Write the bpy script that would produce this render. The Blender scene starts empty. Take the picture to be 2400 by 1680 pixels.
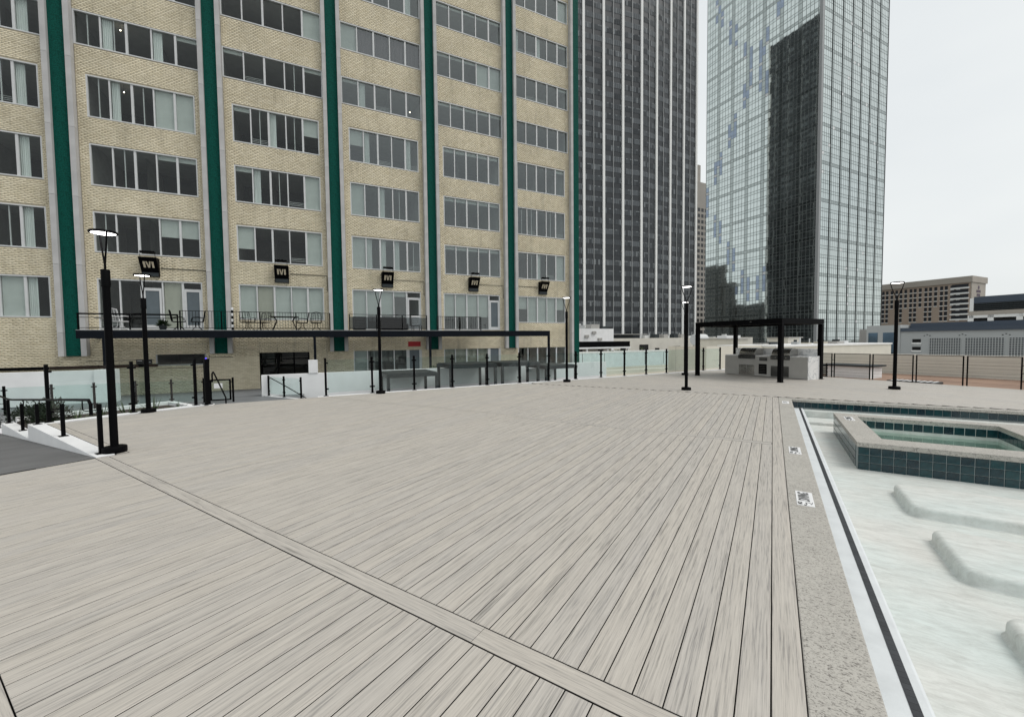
import bpy, math, random
import numpy as np
from mathutils import Vector, Matrix
rad = math.radians
RN = random.Random(11)
scn = bpy.context.scene
col = scn.collection

# ------------------------------------------------------------------ camera
# world frame: Y runs along the deck boards, X across them, Z up, deck surface z = 0
EYE = 1.70
F_PX, PITCH, ROLL, PSI, TH = 958.13, rad(2.446), rad(.620), rad(32.531), rad(64.296)
_f = Vector((0, math.cos(PITCH), -math.sin(PITCH))); _r = Vector((1, 0, 0)); _d = _f.cross(_r)
_rt = math.cos(ROLL) * _r + math.sin(ROLL) * _d
_dn = -math.sin(ROLL) * _r + math.cos(ROLL) * _d
_M = Matrix(((math.cos(PSI), -math.sin(PSI), 0), (math.sin(PSI), math.cos(PSI), 0), (0, 0, 1)))
CR, CD, CF = _M @ _rt, _M @ _dn, _M @ _f
cam = bpy.data.cameras.new('camera'); cam_o = bpy.data.objects.new('camera', cam); col.objects.link(cam_o)
cam.sensor_fit = 'HORIZONTAL'; cam.sensor_width = 36; cam.lens = 36 * F_PX / 2400
cam.clip_start = .05; cam.clip_end = 6000
cam_o.matrix_world = Matrix(((CR.x, -CD.x, -CF.x, 0), (CR.y, -CD.y, -CF.y, 0), (CR.z, -CD.z, -CF.z, EYE), (0, 0, 0, 1)))
scn.camera = cam_o
scn.render.resolution_x, scn.render.resolution_y = 1024, 716

# ------------------------------------------------------------------ sky, sun, exposure
SUN_EL, SUN_AZ = rad(56), rad(72)      # azimuth measured from +Y towards +X
w = bpy.data.worlds.new('World'); scn.world = w; w.use_nodes = True
nt = w.node_tree; nt.nodes.clear()
out = nt.nodes.new('ShaderNodeOutputWorld'); bg = nt.nodes.new('ShaderNodeBackground')
sky = nt.nodes.new('ShaderNodeTexSky'); sky.sky_type = 'NISHITA'; sky.sun_disc = False
sky.sun_elevation = SUN_EL; sky.sun_rotation = SUN_AZ; sky.dust_density = 4; sky.air_density = 1; sky.ozone_density = 1
tc = nt.nodes.new('ShaderNodeTexCoord')
mp = nt.nodes.new('ShaderNodeMapping'); mp.inputs['Scale'].default_value = (1.2, 1.2, 3.0)
cl = nt.nodes.new('ShaderNodeTexNoise'); cl.inputs['Scale'].default_value = 1.3; cl.inputs['Detail'].default_value = 4
rp = nt.nodes.new('ShaderNodeValToRGB')
rp.color_ramp.elements[0].position = .3; rp.color_ramp.elements[0].color = (.86, .905, .925, 1)
rp.color_ramp.elements[1].position = .72; rp.color_ramp.elements[1].color = (1.0, 1.03, 1.02, 1)
sc = nt.nodes.new('ShaderNodeVectorMath'); sc.operation = 'SCALE'; sc.inputs['Scale'].default_value = 9.3
mx = nt.nodes.new('ShaderNodeMix'); mx.data_type = 'RGBA'; mx.inputs[0].default_value = .9   # thick cloud over the clear sky
nt.links.new(tc.outputs['Generated'], mp.inputs['Vector']); nt.links.new(mp.outputs[0], cl.inputs['Vector'])
nt.links.new(cl.outputs['Fac'], rp.inputs[0]); nt.links.new(rp.outputs[0], sc.inputs[0])
nt.links.new(sky.outputs[0], mx.inputs[6]); nt.links.new(sc.outputs[0], mx.inputs[7])
nt.links.new(mx.outputs[2], bg.inputs['Color']); bg.inputs['Strength'].default_value = .1
nt.links.new(bg.outputs[0], out.inputs[0])
sun = bpy.data.lights.new('sun', 'SUN'); sun.energy = 1.45; sun.angle = rad(30); sun.color = (1, .965, .92)
sun_o = bpy.data.objects.new('sun', sun); col.objects.link(sun_o)
sd = Vector((math.sin(SUN_AZ) * math.cos(SUN_EL), math.cos(SUN_AZ) * math.cos(SUN_EL), math.sin(SUN_EL)))
sun_o.rotation_euler = sd.to_track_quat('Z', 'Y').to_euler()
vs = scn.view_settings
vs.view_transform = 'Standard'; vs.look = 'None'; vs.exposure = 0.0; vs.gamma = 1; vs.use_curve_mapping = False
scn.render.engine = 'CYCLES'
scn.cycles.max_bounces = 6; scn.cycles.diffuse_bounces = 3; scn.cycles.glossy_bounces = 4
scn.cycles.transparent_max_bounces = 16; scn.cycles.sample_clamp_indirect = 4
scn.cycles.caustics_reflective = True; scn.cycles.blur_glossy = 1.0; scn.cycles.caustics_refractive = False

# ------------------------------------------------------------------ frames and helpers
FA = TH - PSI                                   # the street grid is turned against the deck
GA = math.pi / 2 - FA                           # rotation of the grid frame (s along the facade, m towards it)
FD = Vector((math.sin(FA), math.cos(FA), 0)); FM = Vector((-math.cos(FA), math.sin(FA), 0))
def W(s, m, z=0.): return Vector((s * FD.x + m * FM.x, s * FD.y + m * FM.y, z))
def ray(px, py): return CF + (px - 1200) / F_PX * CR + (py - 840) / F_PX * CD
def on_ground(px, py, z=0.):
    r = ray(px, py); return Vector((0, 0, EYE)) + r * ((z - EYE) / r.z)

class MB:
    def __init__(self): self.v, self.f, self.mi, self.cur = [], [], [], 0
    def add(self, vs_, fs_):
        n = len(self.v); self.v += [tuple(p) for p in vs_]
        for f in fs_: self.f.append(tuple(i + n for i in f)); self.mi.append(self.cur)
        return self
    def quad(self, a, b, c, d): return self.add([a, b, c, d], [(0, 1, 2, 3)])
    def box(self, x0, y0, z0, x1, y1, z1):
        if x0 > x1: x0, x1 = x1, x0
        if y0 > y1: y0, y1 = y1, y0
        if z0 > z1: z0, z1 = z1, z0
        return self.add([(x0, y0, z0), (x1, y0, z0), (x1, y1, z0), (x0, y1, z0), (x0, y0, z1), (x1, y0, z1), (x1, y1, z1), (x0, y1, z1)],
                        [(0, 3, 2, 1), (4, 5, 6, 7), (0, 1, 5, 4), (1, 2, 6, 5), (2, 3, 7, 6), (3, 0, 4, 7)])
    def cb(self, cx, cy, cz, sx, sy, sz): return self.box(cx - sx / 2, cy - sy / 2, cz - sz / 2, cx + sx / 2, cy + sy / 2, cz + sz / 2)
    def cyl(self, p0, p1, r0, r1=None, n=12, caps=True):
        r1 = r0 if r1 is None else r1
        p0, p1 = Vector(p0), Vector(p1); d = (p1 - p0).normalized()
        a = d.orthogonal().normalized(); b = d.cross(a)
        vs_ = []
        for p, r in ((p0, r0), (p1, r1)):
            for i in range(n):
                t = 2 * math.pi * i / n; vs_.append(p + a * (r * math.cos(t)) + b * (r * math.sin(t)))
        fs_ = [(i, (i + 1) % n, n + (i + 1) % n, n + i) for i in range(n)]
        if caps: fs_ += [tuple(range(n - 1, -1, -1)), tuple(range(n, 2 * n))]
        return self.add(vs_, fs_)
    def tube(self, pts, r, n=8):
        pts = [Vector(p) for p in pts]; rings = []; up = None
        for i, p in enumerate(pts):
            d = (pts[min(i + 1, len(pts) - 1)] - pts[max(i - 1, 0)]).normalized()
            a = d.orthogonal().normalized() if up is None else (up - d * up.dot(d)).normalized()
            up = a; b = d.cross(a); rr = r[i] if isinstance(r, (list, tuple)) else r
            rings.append([p + a * (rr * math.cos(2 * math.pi * k / n)) + b * (rr * math.sin(2 * math.pi * k / n)) for k in range(n)])
        vs_ = [q for g in rings for q in g]
        fs_ = [(j * n + k, j * n + (k + 1) % n, (j + 1) * n + (k + 1) % n, (j + 1) * n + k) for j in range(len(pts) - 1) for k in range(n)]
        fs_ += [tuple(range(n - 1, -1, -1)), tuple(range((len(pts) - 1) * n, len(pts) * n))]
        return self.add(vs_, fs_)
    def lathe(self, prof, n=32, c=(0, 0)):
        vs_ = []
        for r, z in prof:
            for k in range(n): vs_.append((c[0] + r * math.cos(2 * math.pi * k / n), c[1] + r * math.sin(2 * math.pi * k / n), z))
        fs_ = [(j * n + k, j * n + (k + 1) % n, (j + 1) * n + (k + 1) % n, (j + 1) * n + k) for j in range(len(prof) - 1) for k in range(n)]
        if prof[0][0] > 1e-6: fs_.append(tuple(range(n - 1, -1, -1)))
        if prof[-1][0] > 1e-6: fs_.append(tuple(range((len(prof) - 1) * n, len(prof) * n)))
        return self.add(vs_, fs_)
    def prism(self, poly, z0, z1):
        n = len(poly)
        return self.add([(x, y, z0) for x, y in poly] + [(x, y, z1) for x, y in poly],
                        [tuple(range(n - 1, -1, -1)), tuple(range(n, 2 * n))] + [(i, (i + 1) % n, n + (i + 1) % n, n + i) for i in range(n)])
    def mesh(self, name, mats, smooth=False):
        me = bpy.data.meshes.new(name); me.from_pydata(self.v, [], self.f)
        mats = mats if isinstance(mats, (list, tuple)) else [mats]
        for m in mats: me.materials.append(m)
        if len(mats) > 1: me.polygons.foreach_set('material_index', self.mi)
        if smooth: me.polygons.foreach_set('use_smooth', [True] * len(self.f))
        me.update(); return me
    def build(self, name, mats, parent=None, loc=(0, 0, 0), rz=0, smooth=False, bevel=0, rot=None):
        return link(name, self.mesh(name, mats, smooth), parent, loc, rz, bevel, rot, smooth)
def link(name, me, parent=None, loc=(0, 0, 0), rz=0, bevel=0, rot=None, smooth=False):
    o = bpy.data.objects.new(name, me); col.objects.link(o)
    o.location = loc; o.rotation_euler = rot if rot else (0, 0, rz)
    if parent: o.parent = parent
    if bevel:
        b = o.modifiers.new('bevel', 'BEVEL'); b.width = bevel; b.segments = 2; b.limit_method = 'ANGLE'; b.angle_limit = rad(40)
    if smooth:
        try: o.data.set_sharp_from_angle(angle=rad(38))
        except Exception: pass
    return o
def tag(o, label=None, cat=None, group=None, kind=None):
    if label: o['label'] = label
    if cat: o['category'] = cat
    if group: o['group'] = group
    if kind: o['kind'] = kind
    return o
def thing(name, label, cat, loc=(0, 0, 0), rz=0, group=None):
    o = bpy.data.objects.new(name, None); col.objects.link(o); o.empty_display_size = .2
    o.location = loc; o.rotation_euler = (0, 0, rz); return tag(o, label, cat, group)
def copy_tree(o, parent=None, loc=None, rz=None, label=None):
    kids = [c for c in KIDS(o)]
    c = o.copy(); col.objects.link(c)
    if parent: c.parent = parent
    if loc is not None: c.location = loc
    if rz is not None: c.rotation_euler = (0, 0, rz)
    if label: c['label'] = label
    for k in kids: copy_tree(k, c)
    return c
def KIDS(o): return [c for c in bpy.data.objects if c.parent == o]
def text_part(body, size, m, parent, loc, rot, extrude=.002, bold=0.0, name='lettering'):
    cu = bpy.data.curves.new('txt', 'FONT'); cu.body = body; cu.size = size; cu.align_x = 'CENTER'; cu.align_y = 'CENTER'
    cu.extrude = extrude; cu.offset = bold
    t = bpy.data.objects.new('txt', cu); me = bpy.data.meshes.new_from_object(t)
    bpy.data.objects.remove(t); me.materials.clear(); me.materials.append(m)
    return link(name, me, parent, loc, rot=rot)

# ------------------------------------------------------------------ materials
def new_mat(name):
    m = bpy.data.materials.new(name); m.use_nodes = True
    n = m.node_tree; b = n.nodes['Principled BSDF']; return m, n, b
def C4(c): return (c[0], c[1], c[2], 1)
def plain(name, c, rough=.6, metal=0., var=.12, scale=3., stretch=(1, 1, 1), bump=0., bscale=60., spec=.5, detail=4, coat=0):
    m, n, b = new_mat(name)
    tcn = n.nodes.new('ShaderNodeTexCoord'); mpn = n.nodes.new('ShaderNodeMapping'); mpn.inputs['Scale'].default_value = stretch
    n.links.new(tcn.outputs['Object'], mpn.inputs['Vector'])
    nz = n.nodes.new('ShaderNodeTexNoise'); nz.inputs['Scale'].default_value = scale; nz.inputs['Detail'].default_value = detail
    n.links.new(mpn.outputs[0], nz.inputs['Vector'])
    cr = n.nodes.new('ShaderNodeValToRGB'); cr.color_ramp.elements[0].position = .3; cr.color_ramp.elements[1].position = .7
    cr.color_ramp.elements[0].color = C4([x * (1 - var) for x in c]); cr.color_ramp.elements[1].color = C4([min(1, x * (1 + var)) for x in c])
    n.links.new(nz.outputs['Fac'], cr.inputs[0]); n.links.new(cr.outputs[0], b.inputs['Base Color'])
    b.inputs['Roughness'].default_value = rough; b.inputs['Metallic'].default_value = metal
    b.inputs['Specular IOR Level'].default_value = spec
    if coat: b.inputs['Coat Weight'].default_value = coat
    if bump:
        n2 = n.nodes.new('ShaderNodeTexNoise'); n2.inputs['Scale'].default_value = bscale; n2.inputs['Detail'].default_value = 3
        n.links.new(mpn.outputs[0], n2.inputs['Vector'])
        bp = n.nodes.new('ShaderNodeBump'); bp.inputs['Strength'].default_value = bump; bp.inputs['Distance'].default_value = .01
        n.links.new(n2.outputs['Fac'], bp.inputs['Height']); n.links.new(bp.outputs[0], b.inputs['Normal'])
    return m
def island(name, c0, c1, rough=.7, spec=.4, noise=.15, nscale=8, metal=0., bump=0., stain=0.):
    """colour picked per loose piece, with fine noise over it"""
    m, n, b = new_mat(name)
    g = n.nodes.new('ShaderNodeNewGeometry'); oi = n.nodes.new('ShaderNodeObjectInfo')
    ad = n.nodes.new('ShaderNodeMath'); ad.operation = 'ADD'; fr = n.nodes.new('ShaderNodeMath'); fr.operation = 'FRACT'
    n.links.new(g.outputs['Random Per Island'], ad.inputs[0]); n.links.new(oi.outputs['Random'], ad.inputs[1]); n.links.new(ad.outputs[0], fr.inputs[0])
    cr = n.nodes.new('ShaderNodeValToRGB'); cr.color_ramp.elements[0].color = C4(c0); cr.color_ramp.elements[1].color = C4(c1)
    n.links.new(fr.outputs[0], cr.inputs[0])
    tcn = n.nodes.new('ShaderNodeTexCoord'); nz = n.nodes.new('ShaderNodeTexNoise'); nz.inputs['Scale'].default_value = nscale; nz.inputs['Detail'].default_value = 5
    n.links.new(tcn.outputs['Object'], nz.inputs['Vector'])
    mr = n.nodes.new('ShaderNodeMapRange'); mr.inputs['From Min'].default_value = .3; mr.inputs['From Max'].default_value = .7
    mr.inputs['To Min'].default_value = 1 - noise; mr.inputs['To Max'].default_value = 1 + noise
    n.links.new(nz.outputs['Fac'], mr.inputs[0])
    vm = n.nodes.new('ShaderNodeVectorMath'); vm.operation = 'SCALE'
    n.links.new(cr.outputs[0], vm.inputs[0]); n.links.new(mr.outputs[0], vm.inputs['Scale'])
    if stain:      # rain streaks and grime running down the wall
        ms = n.nodes.new('ShaderNodeMapping'); ms.inputs['Scale'].default_value = (2.6, 1, .28); n.links.new(tcn.outputs['Object'], ms.inputs['Vector'])
        zs = n.nodes.new('ShaderNodeTexNoise'); zs.inputs['Scale'].default_value = 1; zs.inputs['Detail'].default_value = 8; zs.inputs['Roughness'].default_value = .7; n.links.new(ms.outputs[0], zs.inputs['Vector'])
        rs_ = n.nodes.new('ShaderNodeMapRange'); rs_.inputs['From Min'].default_value = .52; rs_.inputs['From Max'].default_value = .78; rs_.inputs['To Min'].default_value = 1.; rs_.inputs['To Max'].default_value = 1 - stain; n.links.new(zs.outputs['Fac'], rs_.inputs[0])
        v2 = n.nodes.new('ShaderNodeVectorMath'); v2.operation = 'SCALE'; n.links.new(vm.outputs[0], v2.inputs[0]); n.links.new(rs_.outputs[0], v2.inputs['Scale']); vm = v2
    n.links.new(vm.outputs[0], b.inputs['Base Color'])
    b.inputs['Roughness'].default_value = rough; b.inputs['Specular IOR Level'].default_value = spec; b.inputs['Metallic'].default_value = metal
    if bump:
        bp = n.nodes.new('ShaderNodeBump'); bp.inputs['Strength'].default_value = bump; bp.inputs['Distance'].default_value = .02
        n.links.new(nz.outputs['Fac'], bp.inputs['Height']); n.links.new(bp.outputs[0], b.inputs['Normal'])
    return m
def glass(name, tint, ior=1.5, rough=0.0, refl=(1, 1, 1)):
    m = bpy.data.materials.new(name); m.use_nodes = True; n = m.node_tree; n.nodes.clear()
    o = n.nodes.new('ShaderNodeOutputMaterial'); mxs = n.nodes.new('ShaderNodeMixShader')
    fz = n.nodes.new('ShaderNodeFresnel'); fz.inputs['IOR'].default_value = ior
    t = n.nodes.new('ShaderNodeBsdfTransparent'); t.inputs['Color'].default_value = C4(tint)
    g = n.nodes.new('ShaderNodeBsdfGlossy'); g.inputs['Roughness'].default_value = rough; g.inputs['Color'].default_value = C4(refl)
    gm = n.nodes.new('ShaderNodeNewGeometry'); iv = n.nodes.new('ShaderNodeMath'); iv.operation = 'SUBTRACT'; iv.inputs[0].default_value = 1.; n.links.new(gm.outputs['Backfacing'], iv.inputs[1])
    mu = n.nodes.new('ShaderNodeMath'); mu.operation = 'MULTIPLY'; n.links.new(fz.outputs[0], mu.inputs[0]); n.links.new(iv.outputs[0], mu.inputs[1])
    n.links.new(mu.outputs[0], mxs.inputs[0]); n.links.new(t.outputs[0], mxs.inputs[1]); n.links.new(g.outputs[0], mxs.inputs[2])
    n.links.new(mxs.outputs[0], o.inputs[0]); return m
def emit(name, c, s):
    m, n, b = new_mat(name); b.inputs['Base Color'].default_value = C4(c); b.inputs['Emission Color'].default_value = C4(c); b.inputs['Emission Strength'].default_value = s; return m

def wood_mat():
    m, n, b = new_mat('composite decking'); L = n.links.new
    g = n.nodes.new('ShaderNodeNewGeometry'); oi = n.nodes.new('ShaderNodeObjectInfo'); tcn = n.nodes.new('ShaderNodeTexCoord')
    ad = n.nodes.new('ShaderNodeMath'); ad.operation = 'ADD'; fr = n.nodes.new('ShaderNodeMath'); fr.operation = 'FRACT'
    L(g.outputs['Random Per Island'], ad.inputs[0]); L(oi.outputs['Random'], ad.inputs[1]); L(ad.outputs[0], fr.inputs[0])
    ml = n.nodes.new('ShaderNodeMath'); ml.operation = 'MULTIPLY'; ml.inputs[1].default_value = 91.7; L(fr.outputs[0], ml.inputs[0])
    cmb = n.nodes.new('ShaderNodeCombineXYZ'); L(ml.outputs[0], cmb.inputs[0]); L(ml.outputs[0], cmb.inputs[1]); L(ml.outputs[0], cmb.inputs[2])
    va = n.nodes.new('ShaderNodeVectorMath'); va.operation = 'ADD'; L(tcn.outputs['Object'], va.inputs[0]); L(cmb.outputs[0], va.inputs[1])
    def streak(sx, sy, det, dist=0.):
        mp_ = n.nodes.new('ShaderNodeMapping'); mp_.inputs['Scale'].default_value = (sx, sy, 1); L(va.outputs[0], mp_.inputs['Vector'])
        z = n.nodes.new('ShaderNodeTexNoise'); z.inputs['Scale'].default_value = 1; z.inputs['Detail'].default_value = det; z.inputs['Roughness'].default_value = .62
        z.inputs['Distortion'].default_value = dist
        L(mp_.outputs[0], z.inputs['Vector']); return z
    s1 = streak(75, 1.7, 5, .4); s2 = streak(230, 6, 3); s3 = streak(9, .35, 2)
    r1 = n.nodes.new('ShaderNodeValToRGB'); e = r1.color_ramp.elements
    e[0].position = .28; e[0].color = (.170, .163, .157, 1); e[1].position = .64; e[1].color = (.545, .511, .464, 1)
    for p, c in ((.40, (.315, .298, .279)), (.48, (.455, .426, .388))):
        x = e.new(p); x.color = C4(c)
    mixf = n.nodes.new('ShaderNodeMath'); mixf.operation = 'MULTIPLY_ADD'; mixf.inputs[1].default_value = .42
    L(s2.outputs['Fac'], mixf.inputs[0])
    m2 = n.nodes.new('ShaderNodeMath'); m2.operation = 'MULTIPLY'; m2.inputs[1].default_value = .60; L(s1.outputs['Fac'], m2.inputs[0]); L(m2.outputs[0], mixf.inputs[2])
    L(mixf.outputs[0], r1.inputs[0])
    tint = n.nodes.new('ShaderNodeValToRGB'); te = tint.color_ramp.elements
    te[0].position = .25; te[0].color = (.965, .968, .975, 1); te[1].position = .8; te[1].color = (1.03, 1.02, 1.0, 1)
    ts = n.nodes.new('ShaderNodeMath'); ts.operation = 'MULTIPLY_ADD'; ts.inputs[1].default_value = .55; L(s3.outputs['Fac'], ts.inputs[0])
    tm = n.nodes.new('ShaderNodeMath'); tm.operation = 'MULTIPLY'; tm.inputs[1].default_value = .5; L(fr.outputs[0], tm.inputs[0]); L(tm.outputs[0], ts.inputs[2]); L(ts.outputs[0], tint.inputs[0])
    vm = n.nodes.new('ShaderNodeVectorMath'); vm.operation = 'MULTIPLY'; L(r1.outputs[0], vm.inputs[0]); L(tint.outputs[0], vm.inputs[1]); 
    s4 = streak(105, 2.4, 3, .3); s5 = streak(14, .9, 2)
    f4 = n.nodes.new('ShaderNodeMapRange'); f4.inputs['From Min'].default_value = .54; f4.inputs['From Max'].default_value = .68; L(s4.outputs['Fac'], f4.inputs[0])
    f5 = n.nodes.new('ShaderNodeMapRange'); f5.inputs['From Min'].default_value = .45; f5.inputs['From Max'].default_value = .62; L(s5.outputs['Fac'], f5.inputs[0])
    fm5 = n.nodes.new('ShaderNodeMath'); fm5.operation = 'MULTIPLY'; L(f4.outputs[0], fm5.inputs[0]); L(f5.outputs[0], fm5.inputs[1])
    fk = n.nodes.new('ShaderNodeMath'); fk.operation = 'MULTIPLY_ADD'; fk.inputs[1].default_value = -.5; fk.inputs[2].default_value = 1.0; L(fm5.outputs[0], fk.inputs[0])
    vk = n.nodes.new('ShaderNodeVectorMath'); vk.operation = 'SCALE'; L(vm.outputs[0], vk.inputs[0]); L(fk.outputs[0], vk.inputs['Scale']); L(vk.outputs[0], b.inputs['Base Color'])
    b.inputs['Roughness'].default_value = .55; b.inputs['Specular IOR Level'].default_value = .35
    bp = n.nodes.new('ShaderNodeBump'); bp.inputs['Strength'].default_value = .18; bp.inputs['Distance'].default_value = .004
    L(s2.outputs['Fac'], bp.inputs['Height']); L(bp.outputs[0], b.inputs['Normal'])
    return m
def stone_mat():
    m, n, b = new_mat('textured coping'); L = n.links.new
    tcn = n.nodes.new('ShaderNodeTexCoord'); mp_ = n.nodes.new('ShaderNodeMapping'); mp_.inputs['Rotation'].default_value = (0, 0, .6); mp_.inputs['Scale'].default_value = (1, 2.1, 1)
    L(tcn.outputs['Object'], mp_.inputs['Vector'])
    z = n.nodes.new('ShaderNodeTexNoise'); z.inputs['Scale'].default_value = 44; z.inputs['Detail'].default_value = 5; z.inputs['Distortion'].default_value = 1.6
    z2 = n.nodes.new('ShaderNodeTexNoise'); z2.inputs['Scale'].default_value = 2.2; z2.inputs['Detail'].default_value = 3
    L(mp_.outputs[0], z.inputs['Vector']); L(tcn.outputs['Object'], z2.inputs['Vector'])
    cr = n.nodes.new('ShaderNodeValToRGB'); e = cr.color_ramp.elements
    e[0].position = .36; e[0].color = (.17, .158, .142, 1); e[1].position = .49; e[1].color = (.45, .43, .39, 1)
    L(z.outputs['Fac'], cr.inputs[0])
    mr = n.nodes.new('ShaderNodeMapRange'); mr.inputs['To Min'].default_value = .85; mr.inputs['To Max'].default_value = 1.15; L(z2.outputs['Fac'], mr.inputs[0])
    vm = n.nodes.new('ShaderNodeVectorMath'); vm.operation = 'SCALE'; L(cr.outputs[0], vm.inputs[0]); L(mr.outputs[0], vm.inputs['Scale']); L(vm.outputs[0], b.inputs['Base Color'])
    b.inputs['Roughness'].default_value = .8
    bp = n.nodes.new('ShaderNodeBump'); bp.inputs['Strength'].default_value = .5; bp.inputs['Distance'].default_value = .004; L(z.outputs['Fac'], bp.inputs['Height']); L(bp.outputs[0], b.inputs['Normal'])
    return m
def plaster_mat():
    m, n, b = new_mat('pool plaster'); L = n.links.new
    tcn = n.nodes.new('ShaderNodeTexCoord'); mp_ = n.nodes.new('ShaderNodeMapping'); mp_.inputs['Rotation'].default_value = (0, 0, -.5); mp_.inputs['Scale'].default_value = (.8, 2.6, 1)
    L(tcn.outputs['Object'], mp_.inputs['Vector'])
    z = n.nodes.new('ShaderNodeTexNoise'); z.inputs['Scale'].default_value = 5.5; z.inputs['Detail'].default_value = 12; z.inputs['Roughness'].default_value = .8; z.inputs['Distortion'].default_value = .4
    z2 = n.nodes.new('ShaderNodeTexNoise'); z2.inputs['Scale'].default_value = .9; z2.inputs['Detail'].default_value = 6
    L(mp_.outputs[0], z.inputs['Vector']); L(tcn.outputs['Object'], z2.inputs['Vector'])
    cr = n.nodes.new('ShaderNodeValToRGB'); e = cr.color_ramp.elements
    e[0].position = .30; e[0].color = (.47, .475, .455, 1); e[1].position = .58; e[1].color = (.675, .69, .675, 1)
    L(z.outputs['Fac'], cr.inputs[0])
    c2 = n.nodes.new('ShaderNodeValToRGB'); e = c2.color_ramp.elements
    e[0].position = .36; e[0].color = (.94, 1.0, .985, 1); e[1].position = .66; e[1].color = (1.0, .975, .94, 1)
    L(z2.outputs['Fac'], c2.inputs[0])
    vm = n.nodes.new('ShaderNodeVectorMath'); vm.operation = 'MULTIPLY'; L(cr.outputs[0], vm.inputs[0]); L(c2.outputs[0], vm.inputs[1]); 
    L(vm.outputs[0], b.inputs['Base Color'])
    b.inputs['Roughness'].default_value = .55
    bp = n.nodes.new('ShaderNodeBump'); bp.inputs['Strength'].default_value = .05; bp.inputs['Distance'].default_value = .004; L(z.outputs['Fac'], bp.inputs['Height']); L(bp.outputs[0], b.inputs['Normal'])
    return m
GAPSHADE = plain('dark plank side gap shade', (.035, .032, .028), .9, var=.2)  # shade of the board gaps put into the plank side colour
WOOD = wood_mat(); STONE = stone_mat(); PLASTER = plaster_mat()
LEDGE = plain('white ledge plaster', (.66, .685, .695), .6, var=.06, scale=7, bump=.1)
BLACK = plain('black powder coat', (.002, .002, .0026), .5, var=.2, scale=9, spec=.06)
NAVY = plain('dark navy steel', (.005, .007, .011), .55, var=.15, spec=.1)
CHAR = plain('charcoal steel', (.034, .041, .044), .5, var=.15, spec=.2)
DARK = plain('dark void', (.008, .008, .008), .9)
WHITE = plain('white painted stucco', (.80, .80, .80), .75, var=.05, scale=1.5, bump=.15, bscale=90)
MORTAR = plain('mortar', (.47, .415, .31), .9, var=.15, scale=2)
BRICK = island('cream brick', (.64, .57, .415), (.75, .68, .52), .85, .25, noise=.12, nscale=.55, stain=.32)
CONC = plain('pale concrete fin', (.47, .465, .46), .8, var=.10, scale=1.4, bump=.1, bscale=50)
GREEN = plain('green mosaic', (.001, .068, .052), .75, var=.5, scale=26, detail=6, bump=.25, bscale=90, spec=.15)
ALU = plain('white aluminium', (.60, .61, .61), .45, var=.05)
ALUG = plain('grey aluminium', (.34, .35, .35), .45, var=.06)
WGLASS = glass('window glass', (.88, .905, .895), 1.5, .01, (.9, .93, .93))
WGLASS2 = glass('coated window glass', (.80, .83, .82), 2.15, .015, (.85, .90, .90))
GGLASS = glass('guard glass', (.90, .955, .945), 1.6, 0.)
TGLASS = glass('smoked guard glass', (.5, .53, .54), 1.5, 0.)
BLIND = plain('roller blind', (.60, .625, .605), .8, var=.05)
BLINDB = plain('beige blind', (.52, .50, .43), .8, var=.06)
CURT = plain('mauve curtain', (.16, .13, .15), .85, var=.3, scale=14, stretch=(1, 1, .02))
DRAPE = plain('white drape', (.75, .78, .77), .85, var=.15, scale=14, stretch=(1, 1, .02))
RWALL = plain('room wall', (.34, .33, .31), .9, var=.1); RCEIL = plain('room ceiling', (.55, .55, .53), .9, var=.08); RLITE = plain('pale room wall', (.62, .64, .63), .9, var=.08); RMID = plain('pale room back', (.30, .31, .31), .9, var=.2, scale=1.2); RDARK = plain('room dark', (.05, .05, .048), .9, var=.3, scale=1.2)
DOORP = plain('blue grey door', (.10, .125, .14), .4, var=.1)
PAVE = plain('grey plaza paving', (.17, .178, .185), .8, var=.16, scale=1.2, bump=.2)
RAMP = plain('grey ramp coating', (.135, .135, .135), .85, var=.14, scale=1.6, bump=.3, bscale=160)
TILE = island('teal pool tile', (.002, .017, .028), (.005, .045, .052), .14, .6, noise=.35, nscale=14)
GROUT = plain('tile grout', (.24, .27, .27), .8, var=.1)
MOSA = island('black mosaic', (.018, .019, .022), (.035, .037, .042), .4, .4)
STEEL = plain('stainless steel', (.42, .41, .39), .24, 1., var=.12, scale=3, stretch=(1, 1, 24))
STEELD = plain('dark stainless', (.10, .10, .10), .3, 1., var=.2)
CNTR = plain('grey counter panel', (.37, .36, .34), .55, var=.06)
def marble():
    m, n, b = new_mat('white marble'); L = n.links.new
    tcn = n.nodes.new('ShaderNodeTexCoord'); z = n.nodes.new('ShaderNodeTexNoise'); z.inputs['Scale'].default_value = 2.2; z.inputs['Detail'].default_value = 8; z.inputs['Distortion'].default_value = 1.4
    L(tcn.outputs['Object'], z.inputs['Vector']); cr = n.nodes.new('ShaderNodeValToRGB'); e = cr.color_ramp.elements
    e[0].position = .47; e[0].color = (.78, .78, .77, 1); e[1].position = .53; e[1].color = (.78, .78, .77, 1); x = e.new(.5); x.color = (.40, .42, .43, 1)
    L(z.outputs['Fac'], cr.inputs[0]); L(cr.outputs[0], b.inputs['Base Color']); b.inputs['Roughness'].default_value = .3; return m
MARBLE = marble()
LED = emit('lit led', (1, .98, .95), 9); LEDW = emit('warm bulb', (1, .86, .65), 14); LEDP = emit('violet led', (.12, .08, 1), 1.2)
WATER = glass('spa water', (.66, .80, .74), 1.33, .03)
CREAM = plain('cream render', (.66, .63, .56), .85, var=.07, scale=.5, bump=.1)
TINTW = plain('white panels with glass tint', (.66, .74, .76), .8, var=.07, scale=1.5)  # white wall; cyan cast of the glass guard put into its colour
TAN = plain('sandy roof membrane', (.44, .41, .34), .9, var=.16, scale=.25, detail=8)
BROWN = plain('terracotta roof tiles', (.27, .175, .125), .9, var=.2, scale=.6, detail=7)
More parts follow.
